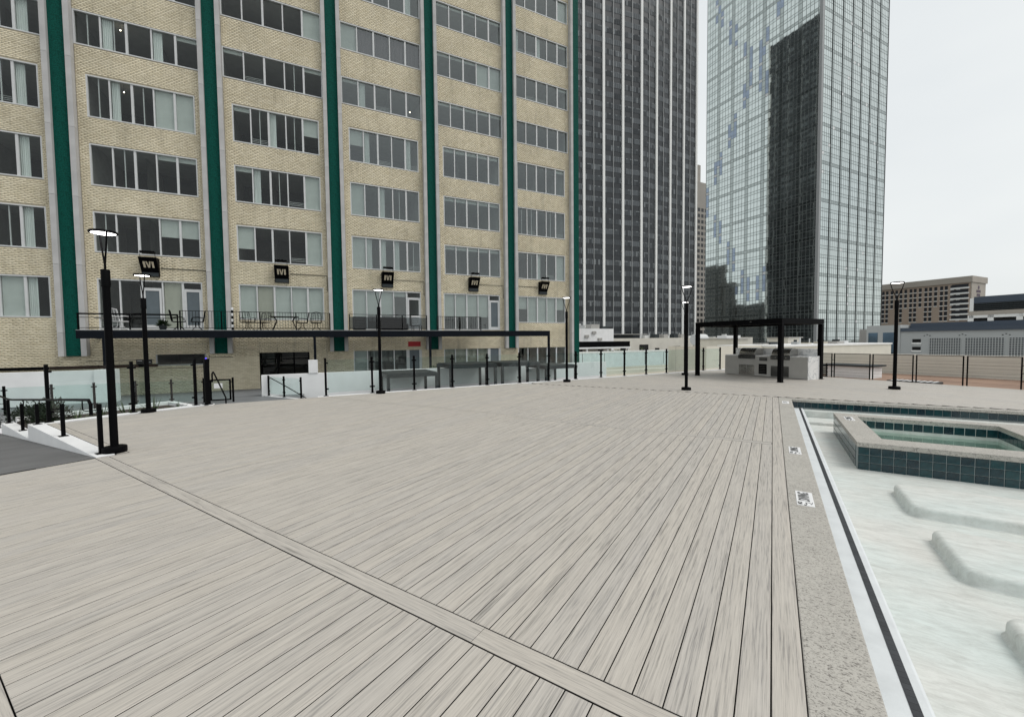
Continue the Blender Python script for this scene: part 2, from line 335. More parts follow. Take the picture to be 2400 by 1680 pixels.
CITY = plain('city ground', (.16, .16, .155), .9, var=.2, scale=.02)
LETTER = plain('sign letter cream', (.62, .54, .40), .6, var=.1)
RED = plain('red sign', (.42, .012, .016), .5, var=.1)
SIGNW = plain('white sign', (.78, .78, .78), .5, var=.03); SIGNK = plain('sign black', (.012, .012, .012), .5)
LEAF = island('yucca leaf', (.030, .058, .022), (.085, .115, .045), .55, .4, noise=.3, nscale=9); LEAFD = island('shrub leaf', (.006, .018, .006), (.018, .034, .012), .5, .4, noise=.3, nscale=9)
SOIL = plain('soil', (.04, .032, .025), .95, var=.3, scale=9, bump=.6, bscale=30)
HEDGE = island('hedge leaf', (.018, .05, .014), (.045, .085, .028), .6, .3)

# ------------------------------------------------------------------ ground, lower levels
g = MB(); g.quad((-2500, -2500, -16), (2500, -2500, -16), (2500, 2500, -16), (-2500, 2500, -16)); tag(g.build('ground', CITY), kind='structure')
def grid_struct(name, mb, m_): o = mb.build(name, m_, rz=GA); return tag(o, kind='structure')
g = MB(); g.box(-30, 12.0, -3.5, -.55, 26.45, -.80); grid_struct('plaza', g, PAVE)              # plaza in front of the apartments
g = MB(); g.box(-.55, 14.5, -3.5, 18.6, 22.7, -2.3); g.box(-.55, 22.95, -3.5, 18.4, 26.45, -.8); grid_struct('lower_court', g, PAVE)
g = MB(); g.box(18.6, 14.5, -6, 75, 48.0, -2.32); grid_struct('sand_coloured_roof', g, TAN)
g = MB(); g.box(20.25, -25, -6, 31.2, 14.2, -.50); grid_struct('brown_roof_terrace', g, BROWN)

# ------------------------------------------------------------------ deck boards
PITCHW, PW, TH_ = .141, .1347, .036
EX0, EY0, EK = -11.99, 7.61, .5475                 # far edge of the deck: x = EX0 + (y - EY0) * EK
def edge_x(y): return EX0 + (y - EY0) * EK
def edge_y(x): return EY0 + (x - EX0) / EK
deck = MB()
deck.prism([(-13.40, 1.80), (-8.64, 1.80), (-8.64, -7), (.157, -7), (.157, 14.02), (9.6, 14.02)] +
           [tuple(W(20.1, -1.2)[:2]), tuple(W(20.1, 15.2)[:2]), (edge_x(5.0), 5.0), (-13.40, 4.9)], -.30, -.10)
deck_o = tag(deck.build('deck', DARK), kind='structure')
def plank_mesh(w_, l0, l1, r0, r1, ch=.0018):
    """plank along local Y, corner at origin; left side y l0..l1, right side y r0..r1"""
    b = MB(); t = TH_
    o = [(0, l0), (w_, r0), (w_, r1), (0, l1)]
    i = [(ch, l0 + ch), (w_ - ch, r0 + ch), (w_ - ch, r1 - ch), (ch, l1 - ch)]
    vs_ = [(x, y, 0) for x, y in i] + [(x, y, -ch) for x, y in o] + [(x, y, -t) for x, y in o]
    fs_ = [(0, 1, 2, 3)] + [(4 + k, 4 + (k + 1) % 4, (k + 1) % 4, k) for k in range(4)] + [(8 + k, 8 + (k + 1) % 4, 4 + (k + 1) % 4, 4 + k) for k in range(4)]
    b.add(vs_, fs_); b.mi = [0] * 5 + [1] * 4; return b.mesh('plank', [WOOD, GAPSHADE])
GAP = PITCHW - PW
nb = int(13.37 / PITCHW)
cache = {}
def plank(x, y0, y1, y1r=None):
    y1r = y1 if y1r is None else y1r
    key = (round(y1 - y0, 3), round(y1r - y0, 3))
    if key not in cache: cache[key] = plank_mesh(PW, 0, y1 - y0, 0, y1r - y0)
    link('plank', cache[key], deck_o, (x, y0, RN.uniform(-.0006, .0006)))
for i in range(1, nb + 1):
    x = .016 - i * PITCHW + GAP / 2; xr = x + PW
    if x > -8.64:
        plank(x, .292, 1.750)
    ys = 1.902 if x > -8.60 else 2.146
    e0, e1 = edge_y(x), edge_y(xr)
    if e0 > 7.70: plank(x, ys, 7.688)
    elif e0 > ys + .3: plank(x, ys, e0 - .02, min(e1 - .02, 7.688))
    if e0 > 13.9: plank(x, 7.846, 13.896)
    elif e0 > 7.86: plank(x, 7.846, e0 - .02, min(e1 - .02, 13.896))
def plank_run(p, ang, length, w_=PW, pieces=3.6):
    """row of end-to-end boards starting at p, running along angle ang (from +X)"""
    d = 0.
    while d < length - .01:
        l = min(pieces, length - d)
        me = plank_mesh(w_, 0, l - .002, 0, l - .002)
        link('plank', me, deck_o, (p[0] + math.cos(ang) * d, p[1] + math.sin(ang) * d, RN.uniform(-.0006, .0006)), rz=ang - math.pi / 2)
        d += l
# boards that run across: framing bands, and the border along the pool coping (runs along Y)
plank_run((-8.62, 1.757 + PW + .003), 0, 8.62 + .010)
plank_run((-13.36, 2.001 + PW + .003), 0, 13.36 - 8.62)
plank_run((-11.90, 7.697 + PW + .003), 0, 11.90 + .010)
plank_run((edge_x(13.9) + .05, 13.90 + PW + .003), 0, -edge_x(13.9) - .05 + .14)
plank_run((-8.62, .148 + PW + .003), 0, 8.62 + .010)
plank_run((.020, -3.0), math.pi / 2, 3.0 + 5.25, PW, 8.25); plank_run((.020, 5.252), math.pi / 2, 13.893 - 5.252, PW, 12)
# boards behind the viewer's feet and beyond the pool: one joined mass of planks each
def plank_stuff(name, rects, rz=0, z=0.):
    b = MB()
    for x, y0, y1 in rects:
        me_w = PW; ch = .0018
        o = [(x, y0), (x + me_w, y0), (x + me_w, y1), (x, y1)]; i_ = [(x + ch, y0 + ch), (x + me_w - ch, y0 + ch), (x + me_w - ch, y1 - ch), (x + ch, y1 - ch)]
        b.add([(a, c, 0) for a, c in i_] + [(a, c, -ch) for a, c in o] + [(a, c, -TH_) for a, c in o],
              [(0, 1, 2, 3)] + [(4 + k, 4 + (k + 1) % 4, (k + 1) % 4, k) for k in range(4)] + [(8 + k, 8 + (k + 1) % 4, 4 + (k + 1) % 4, 4 + k) for k in range(4)])
    b.mi = ([0] * 5 + [1] * 4) * len(rects); o = b.build(name, [WOOD, GAPSHADE], deck_o, (0, 0, z), rz); o['kind'] = 'stuff'; return o
plank_stuff('planking', [(.016 - i * PITCHW + GAP / 2, -5.5, .142) for i in range(1, 61)])
rects = []
k = 0
while True:
    s = 2.5 + k * PITCHW; k += 1
    if s > 19.85: break
    # boards run along m: from the pool edge (y = 14.05) out to the deck edge
    def y_of(m): return W(s, m).y
    def x_of(m): return W(s, m).x
    m0 = (14.05 - s * FD.y) / FM.y if abs(FM.y) > 1e-6 else 0
    m_lo = max(m0, -6.5)
    # deck edge: x = edge_x(y)  ->  solve for m
    a = FM.x - EK * FM.y; bb = EX0 + EK * (s * FD.y - EY0) - s * FD.x
    m_hi = bb / a - .10
    if m_hi - m_lo < .3: continue
    cut = m_lo
    while cut < m_hi - .05:
        nx = min(cut + 4.9 - (1.7 if cut == m_lo and k % 2 else 0), m_hi)
        rects.append((s, cut, nx - .003)); cut = nx
plank_stuff('planking', rects, GA)

# ------------------------------------------------------------------ white curbs and the ramp
cb = MB()
def curb_strip(b, pts, wid, z0, z1):
    for (a, c) in zip(pts[:-1], pts[1:]):
        a, c = Vector((*a, 0)), Vector((*c, 0)); d = (c - a).normalized(); n_ = Vector((-d.y, d.x, 0)) * wid
        b.prism([tuple(a[:2]), tuple(c[:2]), tuple((c + n_)[:2]), tuple((a + n_)[:2])], z0, z1)
curb_strip(cb, [(edge_x(7.50) - .0, 7.50), (edge_x(26.6), 26.6)], .16, -2.6, .012)
tag(cb.build('deck_curb', WHITE, bevel=.008), 'white stucco curb along the far deck edge carrying the glass guard', 'curb')
cb = MB(); curb_strip(cb, [(-13.37, 1.98), (-13.37, 4.86)], .24, -1.2, .014); cb.prism([(-13.61, 4.865), (-13.37, 4.865), (-13.2, 5.1), (-13.42, 5.22)], -1.2, .014)
tag(cb.build('planter_curb', WHITE, bevel=.008), 'short white stucco curb between the deck and the planter', 'curb')
rp_ = MB()
def rz_(x): return 0. if x > -8.64 else max(-.8, (x + 8.64) / 14.2)
xs = [-8.64, -10, -11.5, -13, -14.5, -16, -18, -22]
for a, c in zip(xs[:-1], xs[1:]):
    rp_.quad((c, -2.2, rz_(c)), (a, -2.2, rz_(a)), (a, 1.765, rz_(a)), (c, 1.765, rz_(c)))
tag(rp_.build('ramp', RAMP, loc=(0, 0, .002)), kind='structure')
wl = MB(); wl.box(-13.65, 1.768, -1.2, -8.645, 1.985, .010)
tag(wl.build('ramp_wall', WHITE, bevel=.008), 'white ramp side wall level with the deck under two black rail posts', 'wall')
wl = MB(); wl.box(-17.1, 1.768, -1.2, -13.70, 1.985, -.31)
tag(wl.build('ramp_wall', WHITE, bevel=.008), 'lower white ramp side wall stepping down beside the planter', 'wall')
wl = MB(); wl.box(-20.5, 1.768, -1.2, -17.15, 1.985, -.62)
tag(wl.build('ramp_wall', WHITE, bevel=.008), 'lowest white ramp side wall at the foot of the ramp', 'wall')
hr = thing('ramp_handrail', 'black tube handrail on square posts along the white ramp walls', 'handrail', (-8.86, 1.88, .01))
def rail_z(x): return .90 + (x + 8.5) * .068 if x > -14.9 else .465
rail = [(-8.42, 1.70, rail_z(-8.5) - .22), (-8.42, 1.70, rail_z(-8.5) - .06), (-8.52, 1.70, rail_z(-8.55)), (-9.5, 1.70, rail_z(-9.5)), (-11, 1.70, rail_z(-11)), (-13, 1.70, rail_z(-13)), (-14.8, 1.70, rail_z(-14.8)), (-15.3, 1.70, .455), (-17.5, 1.70, .45)]
r_ = MB().tube([(x + 8.86, y - 1.88, z - .01) for x, y, z in rail], .021, 10).build('rail', BLACK, hr, smooth=True)
for px_, bz, tz in ((-8.86, .01, .79), (-11.2, .01, .62), (-13.42, .01, .455), (-15.1, -.31, .33), (-16.9, -.31, .30), (-18.6, -.62, .26)):
    p = MB(); p.cb(px_ + 8.86, 0, (bz + tz) / 2 - .01, .055, .055, tz - bz); p.cb(px_ + 8.86, 0, bz + .004 - .01, .15, .13, .008)
    po = p.build('post', BLACK, hr, bevel=.003)
    MB().tube([(px_ + 8.86, -.02, tz - .10), (px_ + 8.86, -.15, tz - .10), (px_ + 8.86, -.18, tz - .08), (px_ + 8.86, -.18, rail_z(px_) - .01)], .008, 6).build('bracket', BLACK, po, smooth=True)

# ------------------------------------------------------------------ swimming pool
pool = thing('swimming_pool', 'dry swimming pool with pale plaster floor, textured coping and dark waterline tiles', 'pool', (.157, -4, -.6))
OX = -.157; OY = 4; OZ = .6
pl_ = (OX, OY, OZ)
yj = [-4.0, -.6, 2.05, 5.35, 8.65, 11.95, 13.74]
for a, c in zip(yj[:-1], yj[1:]):
    b = MB(); b.box(.160, a + .0012, -.07, .462, c - .0012, -.001); b.build('coping', STONE, pool, pl_, bevel=.008)
b = MB(); b.box(.160, 13.742, -.07, 3.2, 14.008, -.001); b.build('coping', STONE, pool, pl_, bevel=.008)
b = MB(); b.box(3.2024, 13.742, -.07, 9.4, 14.008, -.001); b.build('coping', STONE, pool, pl_, bevel=.008)
b = MB(); b.box(.17, -4, -.6, .44, 13.99, -.072); b.box(.44, 13.765, -.6, 9.4, 13.99, -.072); b.build('pool_wall', GROUT, pool, pl_)
b = MB(); b.box(.441, -4, -.62, .735, 13.764, -.235); b.build('ledge', LEDGE, pool, pl_, bevel=.02)
fl = MB(); n1, n2 = 40, 60
fl.quad((.70, -4, -.5), (9.4, -4, -.5), (9.4, 13.764, -.5), (.70, 13.764, -.5)); fl.build('pool_floor', PLASTER, pool, pl_)
b = MB(); b.box(.736, 13.50, -.52, 9.4, 13.764, -.255); b.build('back_bench', PLASTER, pool, pl_, bevel=.02)
b = MB(); b.box(.736, 12.75, -.52, 9.4, 13.499, -.43); b.build('step', PLASTER, pool, pl_, bevel=.02)
tile_me = {}
def tile_at(parent, p, w_, h_, rot, loc0):
    key = (round(w_, 3), round(h_, 3))
    if key not in tile_me:
        t = MB(); c = .004; d = .006
        o = [(0, 0), (w_, 0), (w_, h_), (0, h_)]; i_ = [(c, c), (w_ - c, c), (w_ - c, h_ - c), (c, h_ - c)]
        t.add([(x, -d, z) for x, z in i_] + [(x, 0, z) for x, z in o], [(0, 1, 2, 3)] + [(4 + k, 4 + (k + 1) % 4, (k + 1) % 4, k) for k in range(4)])
        tile_me[key] = t.mesh('tile', TILE)
    o = link('tile', tile_me[key], parent, (p[0] + loc0[0], p[1] + loc0[1], p[2] + loc0[2]), rot=(RN.uniform(-.006, .006), 0, rot + RN.uniform(-.006, .006)))
T = .15
for i in range(37):
    tile_at(pool, (.462 + i * T + .003, 13.7645, -.072 - .150), T - .006, .147, 0, pl_)
# mosaic line on the ledge
ms = MB(); y = -3.9
while y < 13.7:
    ms.box(.631, y, -.236, .677, y + .0475, -.232); y += .0488
o = ms.build('mosaic_line', MOSA, pool, pl_); o['kind'] = 'stuff'
# in-pool lounge slabs with soft edges
def slab_mesh(w_, l, h, r=.14, e=.055, nn=6):
    def ring(ins, z):
        rr = r - ins * .8; out_ = []
        for cx, cy, a0 in ((w_ - ins - rr, ins + rr, -90), (w_ - ins - rr, l - ins - rr, 0), (ins + rr, l - ins - rr, 90), (ins + rr, ins + rr, 180)):
            for j in range(nn + 1): t = rad(a0 + 90 * j / nn); out_.append((cx + rr * math.cos(t), cy + rr * math.sin(t), z))
        return out_
    prof = [(-.02, 0), (0, .02), (0, h - e)] + [(e * (1 - math.cos(rad(x))), h - e + e * math.sin(rad(x))) for x in (15, 30, 45, 60, 75, 90)]
    rings = [ring(*p) for p in prof]; n_ = len(rings[0]); b = MB()
    b.add([p for q in rings for p in q], [(a * n_ + k, a * n_ + (k + 1) % n_, (a + 1) * n_ + (k + 1) % n_, (a + 1) * n_ + k) for a in range(len(rings) - 1) for k in range(n_)])
    b.add(rings[-1], [tuple(range(n_))]); return b
sl = slab_mesh(3.6, 1.0, .135).mesh('lounge_slab', PLASTER, True)
for y in (6.76, 5.12, 3.48, 1.84): link('lounge_slab', sl, pool, (1.46 + OX, y + OY, -.5 + OZ))

# ------------------------------------------------------------------ spa standing in the pool
sx, sy = 1.225, 8.80
spa = thing('spa', 'raised rectangular spa with stone rim and dark teal tiles standing in the pool', 'spa', (sx, sy, -.5))
lp = (-sx, -sy, .5)
SX1, SY1, TOP = 4.10, 11.98, -.045
inner = [(1.60, 9.27), (3.70, 9.27), (3.70, 10.0), (3.70, 10.6), (3.70, 11.64), (1.60, 11.64)]
outer = [(sx, sy), (SX1, sy), (SX1, SY1), (sx, SY1)]
rim = MB()
def ring_slab(b, outer, inner_, z0, z1):
    # split the rim into quads round the inner polygon (outer rectangle, inner hexagon)
    o0, o1, o2, o3 = outer; i0, i1, i2, i3, i4, i5 = inner_
    parts = [(o0, o1, i1, i0), (o1, (SX1, 10.0), i2, i1), ((SX1, 10.0), (SX1, 10.6), i3, i2), ((SX1, 10.6), o2, i4, i3), (o2, o3, i5, i4), (o3, o0, i0, i5)]
    for p in parts:
        b.add([(x, y, z1) for x, y in p], [(0, 1, 2, 3)]); b.add([(x, y, z0) for x, y in p], [(3, 2, 1, 0)])
    for a, c in zip(outer, outer[1:] + outer[:1]): b.quad((*a, z0), (*c, z0), (*c, z1), (*a, z1))
    for a, c in zip(inner_, inner_[1:] + inner_[:1]): b.quad((*a, z0), (*a, z1), (*c, z1), (*c, z0))
ring_slab(rim, [(sx - .012, sy - .012), (SX1, sy - .012), (SX1, SY1 + .012), (sx - .012, SY1 + .012)], inner, TOP - .075, TOP)
rim.build('rim', STONE, spa, lp)
bd = MB()
for (a, c) in zip(outer, outer[1:] + outer[:1]): bd.quad((*a, -.5), (*c, -.5), (*c, TOP - .075), (*a, TOP - .075))
bd.build('shell', GROUT, spa, lp)
bi = MB(); ii = [(x + (.004 if x < 2 else -.004), y + (.004 if y < 10 else -.004)) for x, y in inner]
for (a, c) in zip(inner, inner[1:] + inner[:1]): bi.quad((*a, -.98), (*a, TOP - .0755), (*c, TOP - .0755), (*c, -.98))
bi.add([(x, y, -.98) for x, y in inner], [tuple(range(len(inner)))]); bi.build('basin', PLASTER, spa, lp)
bb_ = MB(); bb_.box(1.601, 11.22, -.979, 3.699, 11.638, -.62); bb_.box(1.601, 9.272, -.979, 2.0, 11.21, -.62); bb_.box(3.35, 9.272, -.979, 3.699, 11.21, -.62); bb_.build('seat', PLASTER, spa, lp, bevel=.03)
wt = MB(); wt.add([(x, y, -.345) for x, y in [(1.602, 9.272), (3.698, 9.272), (3.698, 11.638), (1.602, 11.638)]], [(0, 1, 2, 3)]); wt.build('water', WATER, spa, lp)
dr = MB(); dr.cyl((2.75, 10.5, -.979), (2.75, 10.5, -.965), .08, n=20); dr.build('drain', BLACK, spa, lp)
for r in range(3):
    z0 = TOP - .077 - (r + 1) * .128
    for i in range(19): tile_at(spa, (sx + .004 + i * T, sy - .0005, z0 + .002), T - .007, .123, 0, lp)
    for i in range(20): tile_at(spa, (sx - .0005, SY1 - .004 - i * T, z0 + .002), T - .007, .123, -math.pi / 2, lp)
for i in range(14): tile_at(spa, (1.602 + i * T, 11.6395, TOP - .0755 - .16), T - .007, .152, 0, lp)
for i in range(15): tile_at(spa, (3.6995, 11.634 - i * T, TOP - .0755 - .16), T - .007, .152, -math.pi / 2, lp)

# depth and warning plaques set flush in the coping
def plaque(px_, py_, w_, d_, lines, label, z=0.0015):
    o = thing('pool_plaque', label, 'plaque', (px_, py_, z - .002), group='plaques set in the pool edge')
    MB().box(-w_ / 2, -d_ / 2, 0, w_ / 2, d_ / 2, .004).build('tile', SIGNW, o)
    for body, size, lx, ly, bold in lines: text_part(body, size, SIGNK, o, (lx, ly, .0052), (0, 0, rad(90)), .0006, bold)
    return o
def no_diving(px_, py_, label, z=0.0015):
    pq = plaque(px_, py_, .15, .45, [], label, z)
    for body, lx, ly, sx_, sy_ in (('NO', -.045, -.165, .050, .055), ('DIVING', -.002, .055, .082, .135)):
        t = text_part(body, 1.0, SIGNK, pq, (lx, ly, .0052), (0, 0, rad(90)), .0006, .02); t.scale = (sx_, sy_, 1)
    dv = MB(); dv.tube([(.0, -.20, .0048), (.012, -.17, .0048), (.0, -.14, .0048), (.035, -.12, .0048), (.05, -.17, .0048), (.06, -.11, .0048)], .0035, 6); dv.cyl((-.004, -.205, .004), (-.004, -.205, .0062), .012, n=12); dv.build('swimmer_mark', SIGNK, pq)
no_diving(.308, 5.25, 'white NO DIVING plaque in the coping beside the lounge slabs')
no_diving(.305, 7.46, 'white NO DIVING plaque in the coping facing the spa corner')
no_diving(1.41, 11.25, 'white NO DIVING plaque on the rim of the spa', TOP + .0015)
plaque(.308, 12.96, .15, .45, [('3 FT', .12, .0, .0, .003)], 'white depth plaque at the far corner of the coping')

# ------------------------------------------------------------------ lamp posts
def make_lamp(loc, label):
    o = thing('lamp_post', label, 'lamp post', loc, group='black ring-top lamp posts round the deck')
    MB().lathe([(.150, 0), (.152, .008), (.152, .075), (.146, .088), (.13, .094), (.06, .102), (.045, .115), (0, .115)], 40).build('base', BLACK, o, smooth=True)
    MB().lathe([(.051, .105), (.048, 2.60), (.056, 2.605), (.056, 2.86), (.052, 2.87), (0, 2.87)], 24).build('pole', BLACK, o, smooth=True)
    for sx_ in (-1, 1):
        pts = [(sx_ * x, 0, z) for x, z in ((.012, 2.84), (.014, 2.95), (.045, 3.05), (.095, 3.17), (.128, 3.27), (.150, 3.36), (.160, 3.43))]
        MB().tube(pts, .012, 8).build('arm', BLACK, o, smooth=True)
    hd = MB().lathe([(.0, 3.465), (.13, 3.465), (.165, 3.458), (.172, 3.448), (.172, 3.428), (.165, 3.422), (.148, 3.422), (.146, 3.434), (0, 3.435)], 40).build('head', BLACK, o, smooth=True)
    MB().lathe([(.0, 3.4315), (.144, 3.4315), (.144, 3.426), (0, 3.4255)], 40).build('led_panel', LED, hd)
    return o
make_lamp((-8.80, 2.02, .011), 'black lamp post with a lit ring head at the top of the ramp wall')
make_lamp((-13.30, 3.72, 0), 'black lamp post with a lit ring head at the planter curb')
make_lamp((-11.02, 9.10, 0), 'black lamp post with a lit ring head beside the glass guard, nearest the stairs')
make_lamp((-7.10, 15.3, 0), 'black lamp post with a lit ring head at the guard near the corner column')
make_lamp((-2.42, 14.62, 0), 'black lamp post with a lit ring head standing alone before the pergola')
make_lamp((-3.50, 20.75, 0), 'black lamp post with a lit ring head between the pergola and the glass guard')
make_lamp((3.36, 17.86, 0), 'black lamp post with a lit ring head beyond the pool before the cable fence')

# ------------------------------------------------------------------ glass guards
def guard_post(parent, p, h, ang, clips=(-1, 1), wid=.062):
    b = MB(); b.cb(0, 0, h / 2, wid, wid, h); b.cb(0, 0, .005, .14, .14, .010)
    po = b.build('post', BLACK, parent, p, rz=ang, bevel=.003)
    for z in (.22, h - .16):
        c = MB()
        for sgn in clips: c.cb(sgn * (wid / 2 + .024), 0, z, .05, .05, .045)
        c.build('clamp', BLACK, po)
    return po
def guard(name, label, pts, h=1.21, gl=None, zb=0., glass_m=None, skip=()):
    base = Vector(pts[0]); o = thing(name, label, 'guard rail', base)
    for i, p in enumerate(pts):
        q = Vector(p); a = Vector(pts[min(i + 1, len(pts) - 1)]) - Vector(pts[max(i - 1, 0)]); ang = math.atan2(a.y, a.x)
        cl_ = [c for c in (-1, 1) if not ((i == 0 and c < 0) or (i == len(pts) - 1 and c > 0))]
        guard_post(o, q - base, h, ang, cl_)
    for i, (p, q) in enumerate(zip(pts[:-1], pts[1:])):
        if i in skip: continue
        p, q = Vector(p), Vector(q); d = q - p; ang = math.atan2(d.y, d.x); L_ = math.hypot(d.x, d.y)
        b = MB(); b.box(.05, -.006, .10, L_ - .05, .006, h - .06); b.build('glass_panel', glass_m or GGLASS, o, p - base, rz=ang)
    return o
cp_ = []
for i in range(15):
    y = 7.72 + i * 1.2475; cp_.append((edge_x(y) - .075, y + .04, .012))
guard('glass_guard', 'long clear glass guard on black posts along the far deck curb', cp_)
guard('glass_guard', 'short glass guard on black posts between deck and planter', [(-13.50, 2.06, .014), (-13.50, 3.48, .014), (-13.50, 4.80, .014)], 1.28)
# deck corner post with stair rail
tp = thing('stair_rail', 'heavy black corner post with a handrail descending towards the gate', 'handrail', (-13.36, 5.03, .014))
b = MB(); b.cb(0, 0, .64, .11, .11, 1.28); b.cb(0, 0, .006, .2, .2, .012); b.build('post', BLACK, tp, bevel=.004)
e_ = FM * 1.75
MB().tube([(.08, .10, .62), (.08, .10, .86), (e_.x * .06 + .1, e_.y * .06 + .1, .90), (e_.x * .12 + .1, e_.y * .12 + .1, .86), (e_.x + .1, e_.y + .10, -.02), (e_.x + .1, e_.y + .1, -.80)], .021, 8).build('rail', BLACK, tp, smooth=True)
b = MB(); b.lathe([(.022, 1.28), (.022, 1.30), (.0, 1.305)], 10); b.build('marker_light', LEDP, tp)

# stair down to the plaza: five white-nosed steps
st = thing('steps', 'grey steps leading down from the deck corner to the plaza', 'steps', W(-2.9, 14.3, -.80), GA)
for i in range(5):
    b = MB(); b.box(-1.0, 0 + i * .34 - .1, 0, 1.9, (i + 1) * .34 - .1, .80 - (i + 1) * .133); b.build('step', PAVE, st)

# plaza guard with glass, gate
pg = [tuple(W(s, 21.5, -.8)) for s in (-12.8, -11.55, -10.3, -9.05, -7.85, -6.6, -5.45, -4.35)]
guard('glass_guard', 'glass guard on black posts along the plaza edge left of the gate', pg, 1.05)
gt = thing('gate', 'black framed glass gate with a white notice on the plaza', 'gate', W(-4.12, 21.15, -.8), GA)
b = MB(); b.box(.05, -.025, .09, .11, .025, 1.0); b.box(.74, -.025, .09, .80, .025, 1.0); b.box(.111, -.024, .94, .739, .024, 1.0); b.box(.111, -.024, .09, .739, .024, .145); b.build('frame', BLACK, gt)
for x in (-.02, .87):
    p = MB().cb(x, 0, .53, .07, .07, 1.06).build('post', BLACK, gt, bevel=.003)
    MB().cb(x + (.05 if x < .1 else -.05), 0, .88, .09, .04, .03).build('hinge', BLACK, p)
MB().box(.112, -.006, .146, .738, .006, .939).build('glass_panel', GGLASS, gt)
MB().box(.20, -.016, .62, .50, -.008, .83).build('notice', SIGNW, gt)
# stairwell guard with sloping handrail
sw = [tuple(W(-2.05, 22.6, -.8)), tuple(W(-1.35, 21.62, -.8)), tuple(W(-.62, 20.62, -.8))]
cb = MB(); a0, a1 = W(-2.15, 22.69), W(-.35, 20.2); d = (a1 - a0).normalized(); n_ = Vector((d.y, -d.x, 0)) * .18
cb.prism([tuple((a0 - n_ * .5)[:2]), tuple((a0 + n_ * .5)[:2]), tuple((a1 + n_ * .5)[:2]), tuple((a1 - n_ * .5)[:2])], -2.3, -.79)
tag(cb.build('stairwell_curb', WHITE), 'low white curb slanting beside the stairwell in the plaza', 'curb')
sg = guard('glass_guard', 'slanting glass guard on three black posts beside the stairwell', [(x, y, -.79) for x, y, z in sw], .97)
base = Vector(sw[0]); base.z = -.79
MB().tube([W(-2.0, 22.5, .10) - base, W(-1.3, 21.5, -.25) - base, W(-.2, 20.0, -.86) - base], .02, 8).build('handrail', BLACK, sg, smooth=True)

# ------------------------------------------------------------------ white walls of the court
def grid_thing_box(name, label, cat, boxes, m_, bevel=.008):
    s0 = min(b_[0] for b_ in boxes); m0 = min(b_[1] for b_ in boxes); z0 = min(b_[2] for b_ in boxes)
    b = MB()
    for (a, c, z, a1, c1, z1) in boxes: b.box(a - s0, c - m0, z - z0, a1 - s0, c1 - m0, z1 - z0)
    o = b.build(name, m_, None, W(s0, m0, z0), rz=GA, bevel=bevel); return tag(o, label, cat)
grid_thing_box('court_wall', 'long white stucco wall behind the cabanas at the apartment terraces', 'wall', [(-2.35, 22.7, -2.3, 18.2, 22.94, .20)], WHITE)
grid_thing_box('wall_pier', 'white stucco pier rising above the court wall by the entrance', 'pier', [(-.32, 22.66, .205, .10, 22.98, .86)], WHITE)
grid_thing_box('plaza_wall', 'white stucco wall standing on the plaza against the apartments', 'wall', [(-16, 24.0, -.8, -8.72, 24.3, .62)], WHITE)
grid_thing_box('wall_pier', 'white stucco pier at the end of the plaza wall', 'pier', [(-8.70, 23.86, -.8, -8.0, 24.36, .64)], WHITE)
hd = thing('hedge', 'clipped box hedge along the court wall by the red sign', 'hedge', W(6.0, 23.4, -.8), GA)
lv = MB()
for i in range(1500):
    p = Vector((RN.uniform(0, 1.25), RN.uniform(-.22, .22), RN.uniform(.45, 1.10))); r = .028
    a = Vector((RN.uniform(-1, 1), RN.uniform(-1, 1), RN.uniform(-1, 1))).normalized(); c = a.orthogonal().normalized(); e = a.cross(c)
    lv.quad(p + c * r, p + e * r * .6, p - c * r, p - e * r * .6)
lv.build('foliage', HEDGE, hd); MB().box(0, -.2, 0, 1.25, .2, .5).build('planter_box', WHITE, hd)

# ------------------------------------------------------------------ cabanas in the lower court
for (s0, s1, zr, lab) in ((3.0, 5.45, .22, 'low charcoal framed cabana with flat roof standing nearest the court stairs'),
                          (6.05, 8.62, .54, 'taller charcoal framed cabana second along the white court wall'),
                          (8.9, 11.2, .54, 'taller charcoal framed cabana third along the white court wall'),
                          (11.6, 13.7, .30, 'low charcoal framed cabana at the end below the corner column')):
    o = thing('cabana', lab, 'cabana', W(s0, 19.75, -2.3), GA, group='charcoal cabanas in the lower court'); h = zr + 2.3; wd = s1 - s0; dp = 2.4
    for x in (0, wd - .13):
        for y in (0, dp - .13): MB().box(x, y, 0, x + .13, y + .13, h - .20).build('post', CHAR, o)
    MB().box(-.02, -.02, h - .199, wd + .02, dp + .02, h - .04).build('beam', CHAR, o, bevel=.005)
    MB().box(.05, .05, h - .039, wd - .05, dp - .05, h).build('roof', CHAR, o)
    MB().box(.14, dp - .09, .02, wd - .14, dp - .05, h - .3).build('rear_panel', WHITE, o)
    MB().box(.2, 1.3, 0, wd - .2, 2.15, .42).build('daybed', CNTR, o, bevel=.04)

# ------------------------------------------------------------------ pergola and outdoor kitchen
pe = thing('pergola', 'black steel pergola with louvred roof over the grill counter', 'pergola', W(15.97, 9.55, 0), GA)
S1, M1, PH = 2.80, 3.92, 2.46
for x in (0, S1 - .15):
    for y in (0, M1 - .15):
        p = MB(); p.box(x, y, .01, x + .15, y + .15, PH - .215); p.box(x - .03, y - .03, 0, x + .18, y + .18, .012); p.build('post', BLACK, pe, bevel=.004)
b = MB(); b.box(0, 0, PH - .21, S1, .15, PH); b.box(0, M1 - .15, PH - .21, S1, M1, PH); b.box(0, .151, PH - .21, .15, M1 - .151, PH); b.box(S1 - .15, .151, PH - .21, S1, M1 - .151, PH); b.build('beam', BLACK, pe, bevel=.003)
lvm = MB().box(.152, 0, 0, S1 - .152, .17, .022).mesh('louvre', BLACK)
for i in range(20): link('louvre', lvm, pe, (0, .18 + i * .18, PH - .09), rot=(rad(10), 0, 0))
